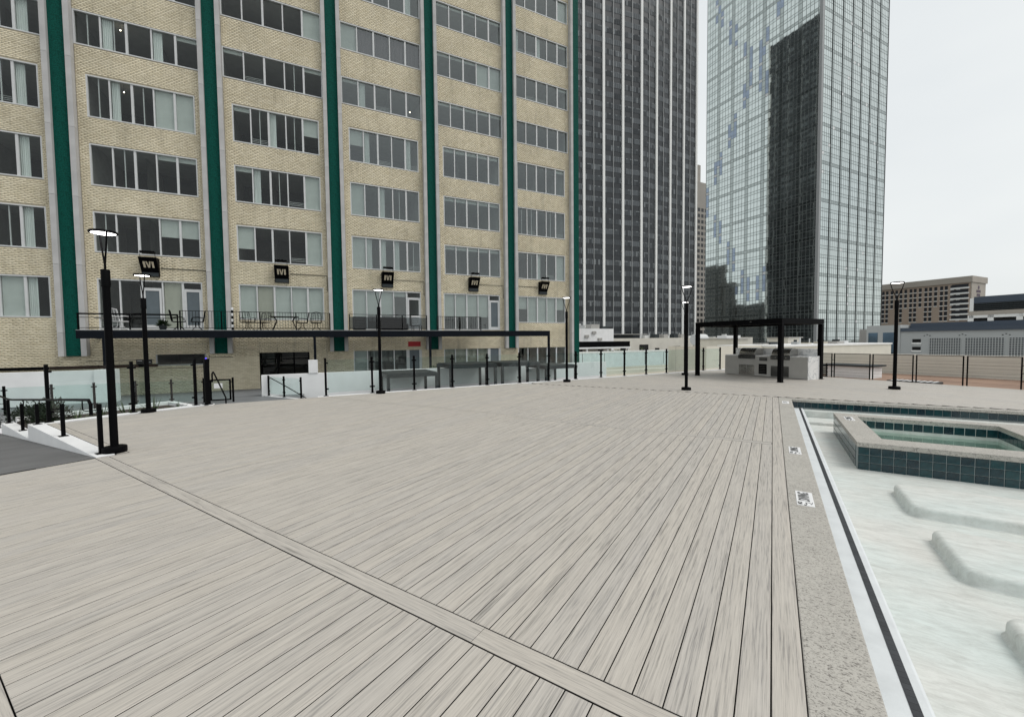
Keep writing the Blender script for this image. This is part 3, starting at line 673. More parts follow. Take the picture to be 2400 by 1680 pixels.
MB().box(-.006, 1.2, PH - .10, 0, 1.28, PH - .085).build('badge', STEEL, pe)

kt = thing('grill_counter', 'grey and marble outdoor kitchen counter with backsplash under the pergola', 'counter', W(17.86, 9.64, 0), GA)
KM = 3.69; KD = .86
MB().box(0, 0, .02, KD - .1, KM, .90).build('cabinet', CNTR, kt, bevel=.004)
MB().box(-.02, .02, .901, KD - .1, 1.66 - .98, .94).build('worktop', MARBLE, kt, bevel=.004)
MB().box(-.02, 1.48, .901, KD - .1, 2.18, .94).build('worktop', MARBLE, kt, bevel=.004)
MB().box(-.02, 2.99, .901, KD - .1, KM - .02, .94).build('worktop', MARBLE, kt, bevel=.004)
MB().box(KD - .099, 0, 0, KD, KM, 1.24).build('backsplash', MARBLE, kt, bevel=.004)
MB().box(-.022, -.03, 0, KD + .004, -.001, .945).build('end_panel', MARBLE, kt, bevel=.003)
def front(name, m0, m1, z0, z1, m_, proud=.012):
    return MB().box(-proud, m0, z0, -.001, m1, z1).build(name, m_, kt, bevel=.003)
def handle(parent, m0, m1, z): MB().tube([(-.02, m0, z), (-.045, m0, z), (-.045, m1, z), (-.02, m1, z)], .008, 6).build('handle', STEEL, parent, smooth=True)
for m0 in (2.22, .73):
    a = front('double_door', m0, m0 + .37, .05, .50, STEELD if m0 < 1 else STEEL); handle(a, m0 + .06, m0 + .3, .46)
    a = front('double_door', m0 + .38, m0 + .75, .05, .50, STEELD if m0 < 1 else STEEL); handle(a, m0 + .44, m0 + .68, .46)
a = front('drawer', 1.64, 2.0, .70, .85, STEELD); handle(a, 1.72, 1.92, .80)
a = front('fridge', 1.66, 2.02, .12, .56, BLACK)
for i in range(5): MB().box(-.016, 1.70, .18 + i * .07, -.0125, 1.98, .20 + i * .07).build('fridge_shelf', STEELD, a)
for j, (m0, lab) in enumerate(((2.19, 'stainless gas grill with rounded hood, set in the counter end away from the marble side'), (.69, 'stainless gas grill with rounded hood, set in the counter by the marble end panel'))):
    gr = thing('gas_grill', lab, 'grill', W(17.86, 9.64 + m0, .90), GA, group='gas grills in the counter')
    bx_ = MB(); bx_.box(-.06, .005, -.12, .60, .775, .06); bx_.build('firebox', STEELD, gr, bevel=.006)
    prof = [(-.02, .065)] + [(.30 - .32 * math.cos(t), .065 + .31 * math.sin(t)) for t in [rad(x) for x in (10, 25, 40, 55, 70, 85, 100)]] + [(.56, .33), (.58, .065)]
    h = MB(); n_ = len(prof); h.add([(x, .02, z) for x, z in prof] + [(x, .76, z) for x, z in prof], [(i, i + 1, n_ + i + 1, n_ + i) for i in range(n_ - 1)] + [tuple(range(n_ - 1, -1, -1)), tuple(range(n_, 2 * n_))])
    h.build('hood', STEEL, gr, smooth=True)
    MB().tube([(-.05, .10, .12), (-.09, .10, .13), (-.09, .68, .13), (-.05, .68, .12)], .012, 8).build('handle', STEEL, gr, smooth=True)
    MB().box(-.085, .01, -.10, -.061, .77, .03).build('control_panel', STEELD, gr, bevel=.004)
    for i in range(5): MB().cyl((-.086, .10 + i * .143, -.035), (-.115, .10 + i * .143, -.035), .024, .020, 14).build('knob', STEEL, gr, smooth=True)

# ------------------------------------------------------------------ cable fence on the right
cf = thing('cable_fence', 'black cable fence with paired posts along the deck end beyond the pool', 'fence', W(20.0, -5.6, 0), GA)
ms_ = [11.1, 9.80, 8.46, 7.15, 5.84, 4.55, 3.25, 1.95, .65, -.65, -1.95, -3.25, -4.55]
for m in ms_:
    for dd in (-.05, .05):
        MB().cb(0, m + 5.6 + dd, .515, .032, .032, 1.03).build('post', BLACK, cf)
    if abs(m - 4.55) < .01 or abs(m - 9.8) < .01:
        for z in (.25, .5, .75): MB().cb(0, m + 5.6, z, .02, .066, .02).build('rung', BLACK, cf)
for a, c in zip(ms_[:-1], ms_[1:]):
    MB().box(-.014, c + 5.6 + .067, 1.006, .014, a + 5.6 - .067, 1.028).build('top_rail', BLACK, cf)
    for z in (.12, .24, .36, .48, .60, .72, .84): MB().tube([(0, c + 5.6 + .06, z), (0, a + 5.6 - .06, z)], .0025, 5).build('cable', BLACK, cf)

# things on the neighbouring brown roof
tag(grid_thing_box('parapet', 'cream boarded parapet wall beyond the cable fence', 'wall', [(31.2, -25, -3, 31.5, 21, .67)], CREAM), None, None)
pp = [o for o in bpy.data.objects if o.name.startswith('parapet')][0]
bd_ = MB().box(-.006, 0, 0, 0, 46, .008).mesh('board_joint', TAN)
for i in range(8): link('board_joint', bd_, pp, (0, 0, 2.6 + i * .14))
bx2 = thing('service_box', 'low white roof box with a dark flat lid beyond the cable fence', 'roof box', W(26.4, 11.2, -.5), GA)
MB().box(0, 0, 0, 1.2, 2.1, .62).build('body', WHITE, bx2); MB().box(-.12, -.15, .621, 1.3, 2.2, .70).build('lid', CHAR, bx2)
sk = thing('chair_stack', 'stack of black slatted deck chairs behind the counter', 'chairs', W(20.6, 10.6, -.5), GA)
for i in range(9):
    b = MB(); b.box(0, 0, .12 + i * .095, .62, .75, .165 + i * .095); b.build('chair_seat', BLACK, sk)
for x in (0.02, .56):
    for y in (.02, .69): MB().box(x, y, 0, x + .04, y + .04, 1.02).build('leg', BLACK, sk)
mt = thing('striped_mat', 'black and white striped folded cushion lying on the brown roof', 'cushion', W(25.2, 8.3, -.5), GA)
MB().box(0, 0, 0, .9, 1.75, .10).build('pad', SIGNK, mt, bevel=.03)
for i in range(8): MB().prism([(0.03, .05 + i * .21), (.03, .14 + i * .21), (.87, .24 + i * .21 - .02), (.87, .15 + i * .21 - .02)], .1005, .104).build('stripe', SIGNW, mt)

# ------------------------------------------------------------------ planter plants
so = MB(); so.box(-16.8, 2.0, -1.0, -13.63, 5.2, -.28); tag(so.build('planter_soil', SOIL), kind='structure')
wl = MB(); wl.box(-17.0, 2.0, -1.0, -16.81, 5.3, -.18); wl.box(-16.8, 5.21, -1.0, -13.66, 5.38, -.18)
tag(wl.build('planter_wall', WHITE, bevel=.006), 'low white retaining wall round the planter bed', 'wall')
def yucca(loc, h, label, n_=26, m_=None):
    o = thing('yucca', label, 'plant', loc, group='spiky plants in the planter')
    b = MB()
    for i in range(n_):
        a = RN.uniform(0, 6.283); el = RN.uniform(.25, 1.35); l = h * RN.uniform(.75, 1.15); wv = .016
        d = Vector((math.cos(a) * math.cos(el), math.sin(a) * math.cos(el), math.sin(el))); sd_ = Vector((-math.sin(a), math.cos(a), 0))
        prev = None; p = Vector((0, 0, .03))
        for k in range(6):
            t = k / 5; ww = wv * (1 - t) ** .6 + .001; q = (p - sd_ * ww, p + sd_ * ww)
            if prev: b.quad(prev[0], prev[1], q[1], q[0])
            prev = q; p = p + d * (l / 5); d = (d - Vector((0, 0, .14 * (1.2 - el)))).normalized()
    b.build('leaves', m_ or LEAF, o); MB().lathe([(.03, 0), (.025, .06), (0, .07)], 8).build('stem', SOIL, o)
yucca((-14.25, 2.62, -.28), .55, 'spiky yucca with pale leaf edges by the ramp end of the planter')
yucca((-14.15, 3.05, -.28), .50, 'spiky yucca second from the ramp in the planter')
yucca((-14.20, 3.52, -.28), .60, 'spiky yucca in the middle of the planter')
yucca((-14.10, 4.05, -.28), .56, 'spiky yucca fourth from the ramp in the planter')
yucca((-14.15, 4.60, -.28), .40, 'small spiky yucca by the stair corner of the planter')
def shrub(loc, r, h, label, n_=900):
    o = thing('shrub', label, 'shrub', loc, group='dark shrubs beside the ramp'); b = MB()
    cl_ = [(Vector((RN.uniform(-r, r) * .7, RN.uniform(-r, r) * .7, RN.uniform(.25, .85) * h)), RN.uniform(.35, .6) * r) for _ in range(9)]
    for i in range(n_):
        c, rr = cl_[i % 9]; v = Vector((RN.gauss(0, 1), RN.gauss(0, 1), RN.gauss(0, 1))).normalized(); p = c + v * rr * RN.uniform(.5, 1.05)
        if p.z < .02: continue
        a = (v + Vector((RN.uniform(-.6, .6), RN.uniform(-.6, .6), RN.uniform(-.2, .8)))).normalized(); e = a.orthogonal().normalized(); l = RN.uniform(.05, .10)
        b.quad(p, p + a * l * .5 + e * l * .22, p + a * l, p + a * l * .5 - e * l * .22)
    b.build('foliage', LEAFD, o)
    s_ = MB()
    for c, rr in cl_: s_.tube([(0, 0, 0), tuple(c * .5), tuple(c)], [.014, .01, .004], 5)
    s_.build('stems', SOIL, o)
shrub((-16.3, 2.40, -.28), .42, .46, 'dark leafy shrub in the planter beside the ramp wall')
shrub((-15.35, 2.40, -.28), .36, .36, 'smaller dark leafy shrub between the ramp wall and the yuccas')
shrub((-18.6, 2.6, -.80), .6, .75, 'large dark leafy shrub at the foot of the ramp', 1300)

# ------------------------------------------------------------------ apartment building
FMM = 26.5
ap = thing('apartment_building', 'cream brick apartment block with green mosaic columns and ribbon windows', 'building', W(0, FMM, -.8), GA)
AL = (0, 0, .8)                        # parts are drawn in (s, depth, world z)
CC = [-21.73, -15.98, -10.23, -4.48, 1.305, 7.03, 12.675, 18.2]
FL_H = 3.17; ZTOP = 36.0
SILLS = [(3.02, 4.93), (6.17, 8.10), (9.33, 11.28), (12.50, 14.46)]
UPPER = [(15.76 + i * 3.13, 17.34 + i * 3.13) for i in range(5)]
open_bay = {}                          # bay index -> list of openings above the columns' feet
for b_i in range(7):
    a, c = CC[b_i] + .5, CC[b_i + 1] - .5
    if b_i == 6: c = 17.62
    rows = []
    ins0, ins1 = (.35, .25) if b_i < 6 else (.11, .30)
    for z0, z1 in SILLS: rows.append((a + ins0, z0, c - ins1, z1))
    for z0, z1 in UPPER: rows.append((a + .0, z0, c - .0, z1))
    open_bay[b_i] = rows
    if b_i == 2: rows[0] = (-9.36, 2.48, -5.24, 4.93)
    if b_i == 4: rows[0] = (2.11, 2.48, 6.26, 4.91)
    if b_i == 5: rows[0] = (7.77, 2.48, 11.84, 4.92)
GROUND = [(-7.28, .63, -5.20, 1.77), (-2.79, -.78, -.30, 1.76), (2.10, -.78, 6.24, 1.78), (7.74, -.78, 11.87, 1.78), (13.26, -.78, 17.34, 1.80)]
GZ = 1.20
brick_me = None
def solid_spans(lo, hi, z0, z1, ops):
    cuts = sorted([(max(lo, o[0]), min(hi, o[2])) for o in ops if o[1] < z1 - 1e-4 and o[3] > z0 + 1e-4 and o[0] < hi and o[2] > lo])
    res = []; x = lo
    for a, c in cuts:
        if a > x + .005: res.append((x, a))
        x = max(x, c)
    if hi > x + .005: res.append((x, hi))
    return res
CH, BH, BL_, BJ = .0785, .068, .212, .010
def bricks_for(lo, hi, zlo, zhi, ops):
    outl = []; k = int(math.floor(zlo / CH + 1e-6)); z = k * CH
    while z < zhi:
        za, zb = max(z, zlo), min(z + BH, zhi)
        if zb - za > .02:
            off = (k % 2) * BL_ / 2
            for a, c in solid_spans(lo, hi, za, zb, ops):
                i = math.floor((a - off) / BL_)
                while True:
                    x0 = i * BL_ + off; x1 = x0 + BL_ - BJ; i += 1
                    if x0 >= c: break
                    x0c, x1c = max(x0, a), min(x1, c)
                    if x1c - x0c > .03: outl.append((x0c, x1c, za, zb))
        z += CH; k += 1
    return outl
def brick_mesh_np(name, lst, parent):
    A_ = np.array(lst); n = len(A_); rs = np.random.RandomState(3); pr = -.012 - rs.rand(n) * .004
    v = np.zeros((n, 8, 3))
    for j, (xi, zi, back) in enumerate(((0, 2, 0), (1, 2, 0), (1, 3, 0), (0, 3, 0), (0, 2, 1), (1, 2, 1), (1, 3, 1), (0, 3, 1))):
        v[:, j, 0] = A_[:, xi]; v[:, j, 2] = A_[:, zi]; v[:, j, 1] = .001 if back else pr
    fb = np.array([(0, 1, 2, 3), (4, 5, 1, 0), (5, 6, 2, 1), (6, 7, 3, 2), (7, 4, 0, 3)])
    f = (fb[None] + (np.arange(n) * 8)[:, None, None]).reshape(-1, 4)
    me = bpy.data.meshes.new(name); me.vertices.add(n * 8); me.vertices.foreach_set('co', v.reshape(-1).astype('f'))
    me.loops.add(len(f) * 4); me.loops.foreach_set('vertex_index', f.reshape(-1).astype('i')); me.polygons.add(len(f))
    me.polygons.foreach_set('loop_start', (np.arange(len(f)) * 4).astype('i')); me.polygons.foreach_set('loop_total', np.full(len(f), 4, 'i'))
    me.materials.append(BRICK); me.update(calc_edges=True); me.validate()
    o = link(name, me, parent, AL); o['kind'] = 'stuff'; return o
def mortar_for(b, lo, hi, zlo, zhi, ops):
    zs = sorted({zlo, zhi} | {z for o in ops for z in (o[1], o[3]) if zlo < z < zhi})
    for z0, z1 in zip(zs[:-1], zs[1:]):
        for a, c in solid_spans(lo, hi, z0, z1, ops): b.quad((a, 0, z0), (c, 0, z0), (c, 0, z1), (a, 0, z1))
mo = MB()
for b_i in range(7):
    a, c = CC[b_i] + .5, CC[b_i + 1] - .5
    vis = 29.5 if b_i > 1 else 22
    ops = open_bay[b_i]
    if b_i > 0: brick_mesh_np('brickwork', bricks_for(a, c, GZ, vis, ops), ap)
    mortar_for(mo, a, c, GZ, ZTOP, ops)
mortar_for(mo, -22, 17.70, -.80, GZ, GROUND)
# wall bricks near the plaza: the ones that show largest are single pieces
gl_ = bricks_for(-22, 17.70, -.80, GZ, GROUND)
near = [q for q in gl_ if -5.25 < (q[0] + q[1]) / 2 < -2.80 and q[2] < .95]
near = near[:295]; ns = set(near)
brick_mesh_np('brickwork', [q for q in gl_ if q not in ns], ap)
bm_cache = {}
for x0, x1, z0, z1 in near:
    key = (round(x1 - x0, 3), round(z1 - z0, 3))
    if key not in bm_cache:
        wv, hv = x1 - x0, z1 - z0
        bm_cache[key] = MB().add([(0, -.014, 0), (wv, -.014, 0), (wv, -.014, hv), (0, -.014, hv), (0, .001, 0), (wv, .001, 0), (wv, .001, hv), (0, .001, hv)],
                                 [(0, 1, 2, 3), (4, 5, 1, 0), (5, 6, 2, 1), (6, 7, 3, 2), (7, 4, 0, 3)]).mesh('brick', BRICK)
    link('brick', bm_cache[key], ap, (x0, 0, z0 + .8))
mo.box(-22, .30, -.80, 18.0, .34, -.79)
mo.build('wall', MORTAR, ap, AL)
# body behind (sides, back, roof)
bk = MB(); bk.quad((18.45, .0, -16), (18.45, 16, -16), (18.45, 16, ZTOP), (18.45, .0, ZTOP)); bk.quad((-22, 16, -16), (18.45, 16, -16), (18.45, 16, ZTOP), (-22, 16, ZTOP))
bk.quad((-22, 0, -16), (-22, 0, ZTOP), (-22, 16, ZTOP), (-22, 16, -16)); bk.quad((-22, 0, ZTOP), (18.45, 0, ZTOP), (18.45, 16, ZTOP), (-22, 16, ZTOP)); bk.build('rear_wall', CREAM, ap, AL)
# columns: concrete fins with green mosaic between
finm = {}
for ci, cc in enumerate(CC[1:]):
    last = ci == len(CC) - 2
    zb = 1.20 if not last else -.80
    z = zb; j = 0
    nxt = 2.05 if not last else 2.05
    zz = [zb] + [2.30 + i * FL_H for i in range(11)]
    for a, c in zip(zz[:-1], zz[1:]):
        for sgn in ((-1, 1) if not last else (-1,)):
            x0 = cc - .5 if sgn < 0 else cc + .29
            if last: x0 = 17.70
            key = (round(c - a, 3),)
            if key not in finm: finm[key] = MB().box(0, -.32, .004, .20, .02, c - a - .008).mesh('concrete_fin', CONC)
            link('concrete_fin', finm[key], ap, (x0, 0, a + .8))
    g0, g1 = (cc - .298, cc + .288) if not last else (17.902, 18.50)
    zz = [zb + .01] + [2.30 - .8 + i * FL_H / 2 for i in range(23)]
    for a, c in zip(zz[:-1], zz[1:]):
        if c - a < .05: continue
        key = ('g', round(c - a, 3), last)
        if key not in finm: finm[key] = MB().box(0, -.14, .003, g1 - g0, .02, c - a - .003).mesh('green_panel', GREEN)
        link('green_panel', finm[key], ap, (g0, 0, a + .8))
mo2 = MB()
for cc in CC[1:-1]: mo2.box(cc - .30, -.02, 1.2, cc + .29, .02, ZTOP)
mo2.build('column_core', DARK, ap, AL)
# windows
pane_me = {}
def pane(parent, x0, x1, z0, z1, y=.075, m_=None, name='pane'):
    key = (round(x1 - x0, 3), round(z1 - z0, 3), m_.name if m_ else '', name)
    if key not in pane_me: pane_me[key] = MB().box(0, 0, 0, x1 - x0, .008, z1 - z0).mesh(name, m_ or WGLASS)
    return link(name, pane_me[key], parent, (x0, y, z0), rot=(RN.uniform(-.004, .004), 0, RN.uniform(-.004, .004)) if name == 'pane' else None)
def window(x0, x1, z0, z1, code, doors='', frame_m=None, room=True, splits=None, thin=.045, ceil_z=None):
    fm_ = frame_m or ALU; n = len(code)
    xs_ = splits or [x0 + (x1 - x0) * i / n for i in range(n + 1)]
    f = MB(); t = .055
    f.box(x0, -.012, z0, x0 + t, .12, z1); f.box(x1 - t, -.012, z0, x1, .12, z1); f.box(x0 + t, -.012, z1 - t, x1 - t, .12, z1); f.box(x0 + t, -.025, z0, x1 - t, .12, z0 + t)
    for i, x in enumerate(xs_[1:-1]):
        wv = .095 if i % 2 else .06
        f.box(x - wv / 2, .02, z0 + t, x + wv / 2, .12, z1 - t)
    fo = f.build('window', fm_, ap, AL)
    for i, ch in enumerate(code):
        a, c = xs_[i] + (.05 if i else t), xs_[i + 1] - (.05 if i < n - 1 else t)
        if ch in 'DE':        # glazed door with transom
            zt = z1 - .42
            d = MB(); d.box(a, .01, z0 + t, a + .09, .08, zt); d.box(c - .09, .01, z0 + t, c, .08, zt); d.box(a + .09, .01, zt - .09, c - .09, .08, zt); d.box(a + .09, .01, z0 + t, c - .09, .08, z0 + .22); d.build('door', fm_, fo)
            MB().box(a, .012, zt + .005, c, .10, zt + .05).build('transom_bar', fm_, fo)
            pane(fo, a + .09, c - .09, z0 + .22, zt - .09, .04, DOORP if ch == 'D' else None, 'door_panel' if ch == 'D' else 'pane')
            pane(fo, a, c, zt + .05, z1 - t)
            continue
        pane(fo, a - .02, c + .02, z0 + t, z1 - t, m_=WGLASS2 if x0 > 1.8 else None)
        bl = {'b': (BLIND, 0., 1.), 'e': (BLINDB, 0., 1.), 'h': (BLIND, .52, 1.), 'q': (BLIND, .36, 1.), 't': (BLIND, .88, 1.), 'c': (CURT, 0., 1.)}.get(ch)
        if bl:
            za, zb_ = z0 + t + (z1 - z0 - 2 * t) * bl[1], z1 - t
            if ch == 'c':
                cu = MB(); kx = 10
                for j in range(kx * 2):
                    xa = a + (c - a) * j / (kx * 2); xb = a + (c - a) * (j + 1) / (kx * 2); ya = .13 + (.03 if j % 2 else 0); yb = .13 + (0 if j % 2 else .03)
                    cu.quad((xa, ya, za), (xb, yb, za), (xb, yb, zb_), (xa, ya, zb_))
                cu.build('curtain', CURT, fo)
            else: pane(fo, a - .01, c + .01, za, zb_, .125, bl[0], 'blind')
        if ch == 'd' and RN.random() < .22:
            gbr = MB()
            for zz_ in (.16, .24, .32): gbr.tube([(a, .17, z0 + t + zz_), (c, .17, z0 + t + zz_)], .012, 5)
            gbr.build('guard_bars', ALU, fo)
        if ch == 'd' and RN.random() < .25: MB().box((a + c) / 2 - .02, .10, z0 + t, (a + c) / 2 + .02, .14, z1 - t).build('sash_stile', fm_, fo)
        if ch == 'd' and RN.random() < .16 and z1 - z0 < 2.3: ch = 'p'
        if ch == 'p':
            cu = MB(); kx = 5
            for j in range(kx * 2):
                xa = a + .42 * (c - a) * j / (kx * 2); xb = a + .42 * (c - a) * (j + 1) / (kx * 2); ya = .15 + (.03 if j % 2 else 0); yb = .15 + (0 if j % 2 else .03)
                cu.quad((xa, ya, z0 + t), (xb, yb, z0 + t), (xb, yb, z1 - t), (xa, ya, z1 - t))
            cu.build('drape', DRAPE, fo)
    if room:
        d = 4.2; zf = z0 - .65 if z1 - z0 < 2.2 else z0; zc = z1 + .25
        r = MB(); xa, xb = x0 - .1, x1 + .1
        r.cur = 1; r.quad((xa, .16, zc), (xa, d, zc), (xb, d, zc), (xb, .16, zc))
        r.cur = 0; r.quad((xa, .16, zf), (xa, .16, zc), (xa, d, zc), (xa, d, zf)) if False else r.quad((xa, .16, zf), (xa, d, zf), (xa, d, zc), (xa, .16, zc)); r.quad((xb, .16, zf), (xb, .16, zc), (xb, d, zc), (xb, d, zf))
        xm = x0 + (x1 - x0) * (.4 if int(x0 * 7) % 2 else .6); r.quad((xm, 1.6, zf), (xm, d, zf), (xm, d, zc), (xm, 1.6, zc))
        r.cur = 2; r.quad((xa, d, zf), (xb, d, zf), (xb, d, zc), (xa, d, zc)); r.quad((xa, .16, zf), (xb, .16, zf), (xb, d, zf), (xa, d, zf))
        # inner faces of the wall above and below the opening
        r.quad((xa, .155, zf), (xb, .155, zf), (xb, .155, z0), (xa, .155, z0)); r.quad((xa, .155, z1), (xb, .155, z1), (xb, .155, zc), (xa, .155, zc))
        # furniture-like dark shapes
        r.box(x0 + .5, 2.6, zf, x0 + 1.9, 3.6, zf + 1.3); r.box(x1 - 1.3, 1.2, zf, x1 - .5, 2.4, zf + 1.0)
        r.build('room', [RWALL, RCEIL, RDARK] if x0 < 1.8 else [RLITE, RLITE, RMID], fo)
    return fo
CODES = {  # bay -> rows from the balcony storey upwards
    1: ['bbbbp', 'ddddp', 'ddddp', 'ddddp', 'ddddp', 'ddddp', 'ddddp', 'ddddd', 'ddddd'],
    2: [None, 'dddhh', 'dddtt', 'dddbb', 'dddpt', 'ddddt', 'ddddd', 'ddddd', 'ddddd'],
    3: ['bebbb', 'qdddb', 'tdddb', 'tdddh', 'tdddt', 'ddddb', 'ddddt', 'ddddd', 'ddddd'],
    4: [None, 'bpddd', 'bdddd', 'hdddd', 'tdddd', 'bcccc', 'ddddd', 'ddtdd', 'ddddd'],
    5: [None, 'ttttt', 'ttttt', 'ttttt', 'ttttt', 'tttbb', 'ttttt', 'ttttt', 'ttttt'],
    6: ['hbbbh', 'ddddb', 'ddddd', 'ddddt', 'ddddd', 'ddddt', 'ddddt', 'ddddb', 'ddddb']}
for b_i in range(1, 7):
    for r_i, (o_, cd) in enumerate(zip(open_bay[b_i], CODES[b_i])):
        x0, z0, x1, z1 = o_
        if b_i == 2 and r_i == 0: window(x0, x1, z0, z1, 'ddDeD')
        elif b_i == 4 and r_i == 0: window(x0, x1, z0, z1, 'bqqtE', splits=[x0, x0 + .82, x0 + 1.63, x0 + 2.44, x0 + 3.25, x1])
        elif b_i == 5 and r_i == 0: window(x0, x1, z0, z1, 'qqqqD')
        else: window(x0, x1, z0, z1, cd)
g0 = GROUND
window(*[g0[0][i] for i in (0, 2, 1, 3)], 'd', frame_m=ALUG)
f = MB(); x0, z0, x1, z1 = g0[1]
for x in (x0, x0 + .84, x0 + 1.66, x1 - .07): f.box(x, -.01, z0, x + .07, .12, z1)
for z in (z0, .80, z1 - .07): f.box(x0 + .07, -.008, z, x1 - .07, .118, z + .06)
en = f.build('entrance', BLACK, ap, AL)
for i in range(3): pane(en, x0 + .07 + i * .82, x0 + .84 + i * .82, z0 + .06, .80); pane(en, x0 + .07 + i * .82, x0 + .84 + i * .82, .86, z1 - .07)
r = MB(); r.box(x0 - .4, .17, z0, x1 + .4, 5, z0 + .01); r.quad((x0 - .4, 5, z0), (x1 + .4, 5, z0), (x1 + .4, 5, 2.2), (x0 - .4, 5, 2.2)); r.quad((x0 - .4, .17, 2.2), (x0 - .4, 5, 2.2), (x1 + .4, 5, 2.2), (x1 + .4, .17, 2.2)); r.quad((x0 - .4, .17, z0), (x0 - .4, 5, z0), (x0 - .4, 5, 2.2), (x0 - .4, .17, 2.2)); r.quad((x1 + .4, .17, z0), (x1 + .4, .17, 2.2), (x1 + .4, 5, 2.2), (x1 + .4, 5, z0)); r.build('lobby', RDARK, en)
window(*[g0[2][i] for i in (0, 2, 1, 3)], 'bdddD', splits=[2.10, 2.90, 3.70, 4.50, 5.32, 6.24])
MB().box(5.38, -.03, 1.42, 6.18, .0, 1.73).build('red_transom_sign', RED, ap, AL)
window(*[g0[3][i] for i in (0, 2, 1, 3)], 'eeeeD', splits=[7.74, 8.54, 9.34, 10.14, 10.95, 11.87])
window(*[g0[4][i] for i in (0, 2, 1, 3)], 'tttdd')
# little things fixed to the wall
tag(MB().box(0, 0, 0, .40, .02, .17).build('number_plate', LETTER, None, W(-3.35, FMM - .036, 1.42), GA), 'small cream house number plate on the brick beside the entrance', 'plate')
wsg = thing('wall_sign', 'black wall sign with white lettering above the plaza wall', 'sign', W(-8.05, FMM - .04, .62), GA)
MB().box(0, 0, 0, .62, .02, .36).build('board', SIGNK, wsg)
for i, (a, wv) in enumerate(((.05, .18), (.30, .26), (.30, .20), (.05, .14))): MB().box(a, -.004, .28 - i * .075, a + wv, -.001, .30 - i * .075).build('line_of_text', SIGNW, wsg)
MB().box(-12.9, -.10, .60, -7.2, -.001, .74).build('gutter', BLACK, ap, AL)
for c0, c1, z in ((-6.9, -5.05, 5.55), (-1.15, .75, 5.62), (4.55, 6.45, 5.6), (10.2, 12.1, 5.6), (13.2, 14.9, 5.62)):
    MB().tube([(c0, -.03, z), (c1, -.03, z), (c1 + .02 if c1 < 14 else c1, -.03, z - (.9 if c1 < 14 else .0) - .01)], .014, 6).build('conduit', CHAR, ap, AL)
for pts in ([(-9.9, -.03, .95), (-7.35, -.03, .95)], [(-5.0, -.03, 1.0), (-4.0, -.03, 1.0)], [(-7.3, -.03, .50), (-5.1, -.03, .50), (-5.05, -.03, 1.1)]): MB().tube(pts, .012, 6).build('conduit', CHAR, ap, AL)

# ------------------------------------------------------------------ M signs
MSIGN = [-7.30, -1.56, 4.17, 9.86, 15.32]
msn = thing('letter_sign', 'black wedge sign with a cream letter M and floodlight under a window', 'sign', W(MSIGN[0] - .35, FMM - .012, 5.11), GA, group='black M signs on the brick front')
b = MB(); prof = [(0, 0), (-.10, 0), (-.10, .22), (-.52, .90), (0, .90)]
b.add([(0, y, z) for y, z in prof] + [(.70, y, z) for y, z in prof], [(0, 1, 2, 3, 4)[::-1], (5, 6, 7, 8, 9)] + [(i, (i + 1) % 5, 5 + (i + 1) % 5, 5 + i) for i in range(5)])
b.build('housing', BLACK, msn)
MB().box(.03, -.106, .01, .67, -.101, .20).build('lower_panel', CHAR, msn)
tl = math.atan2(.68, .42)
mk = MB()
for poly_ in ([(-.21, -.16), (-.125, -.16), (-.125, .16), (-.21, .16)], [(.125, -.16), (.21, -.16), (.21, .16), (.125, .16)], [(-.105, .16), (-.035, -.16), (.0, -.16), (.0, -.06), (-.04, .16)], [(.105, .16), (.04, .16), (.001, -.06), (.001, -.16), (.035, -.16)]): mk.prism(poly_, 0, .008)
mk.build('letter_m', LETTER, msn, (.35, -.318, .556), rot=(math.pi / 2 + (math.pi / 2 - tl), 0, 0))
b = MB(); b.box(.06, -.50, 1.10, .64, -.34, 1.20); b.build('floodlight', BLACK, msn, bevel=.01)
b = MB(); b.tube([(.06, -.42, .90), (.06, -.42, 1.12)], .012, 6); b.tube([(.64, -.42, .90), (.64, -.42, 1.12)], .012, 6); b.build('bracket', BLACK, msn)
msn['label'] = 'black wedge sign with letter M above the two balcony doors'
for s, where in zip(MSIGN[1:], ('above the full row of blinds and picket rail', 'above the screened balcony', 'above the last balcony bay', 'on the bay beside the corner column')):
    copy_tree(msn, loc=W(s - .35, FMM - .012, 5.11), label='black wedge sign with letter M ' + where)

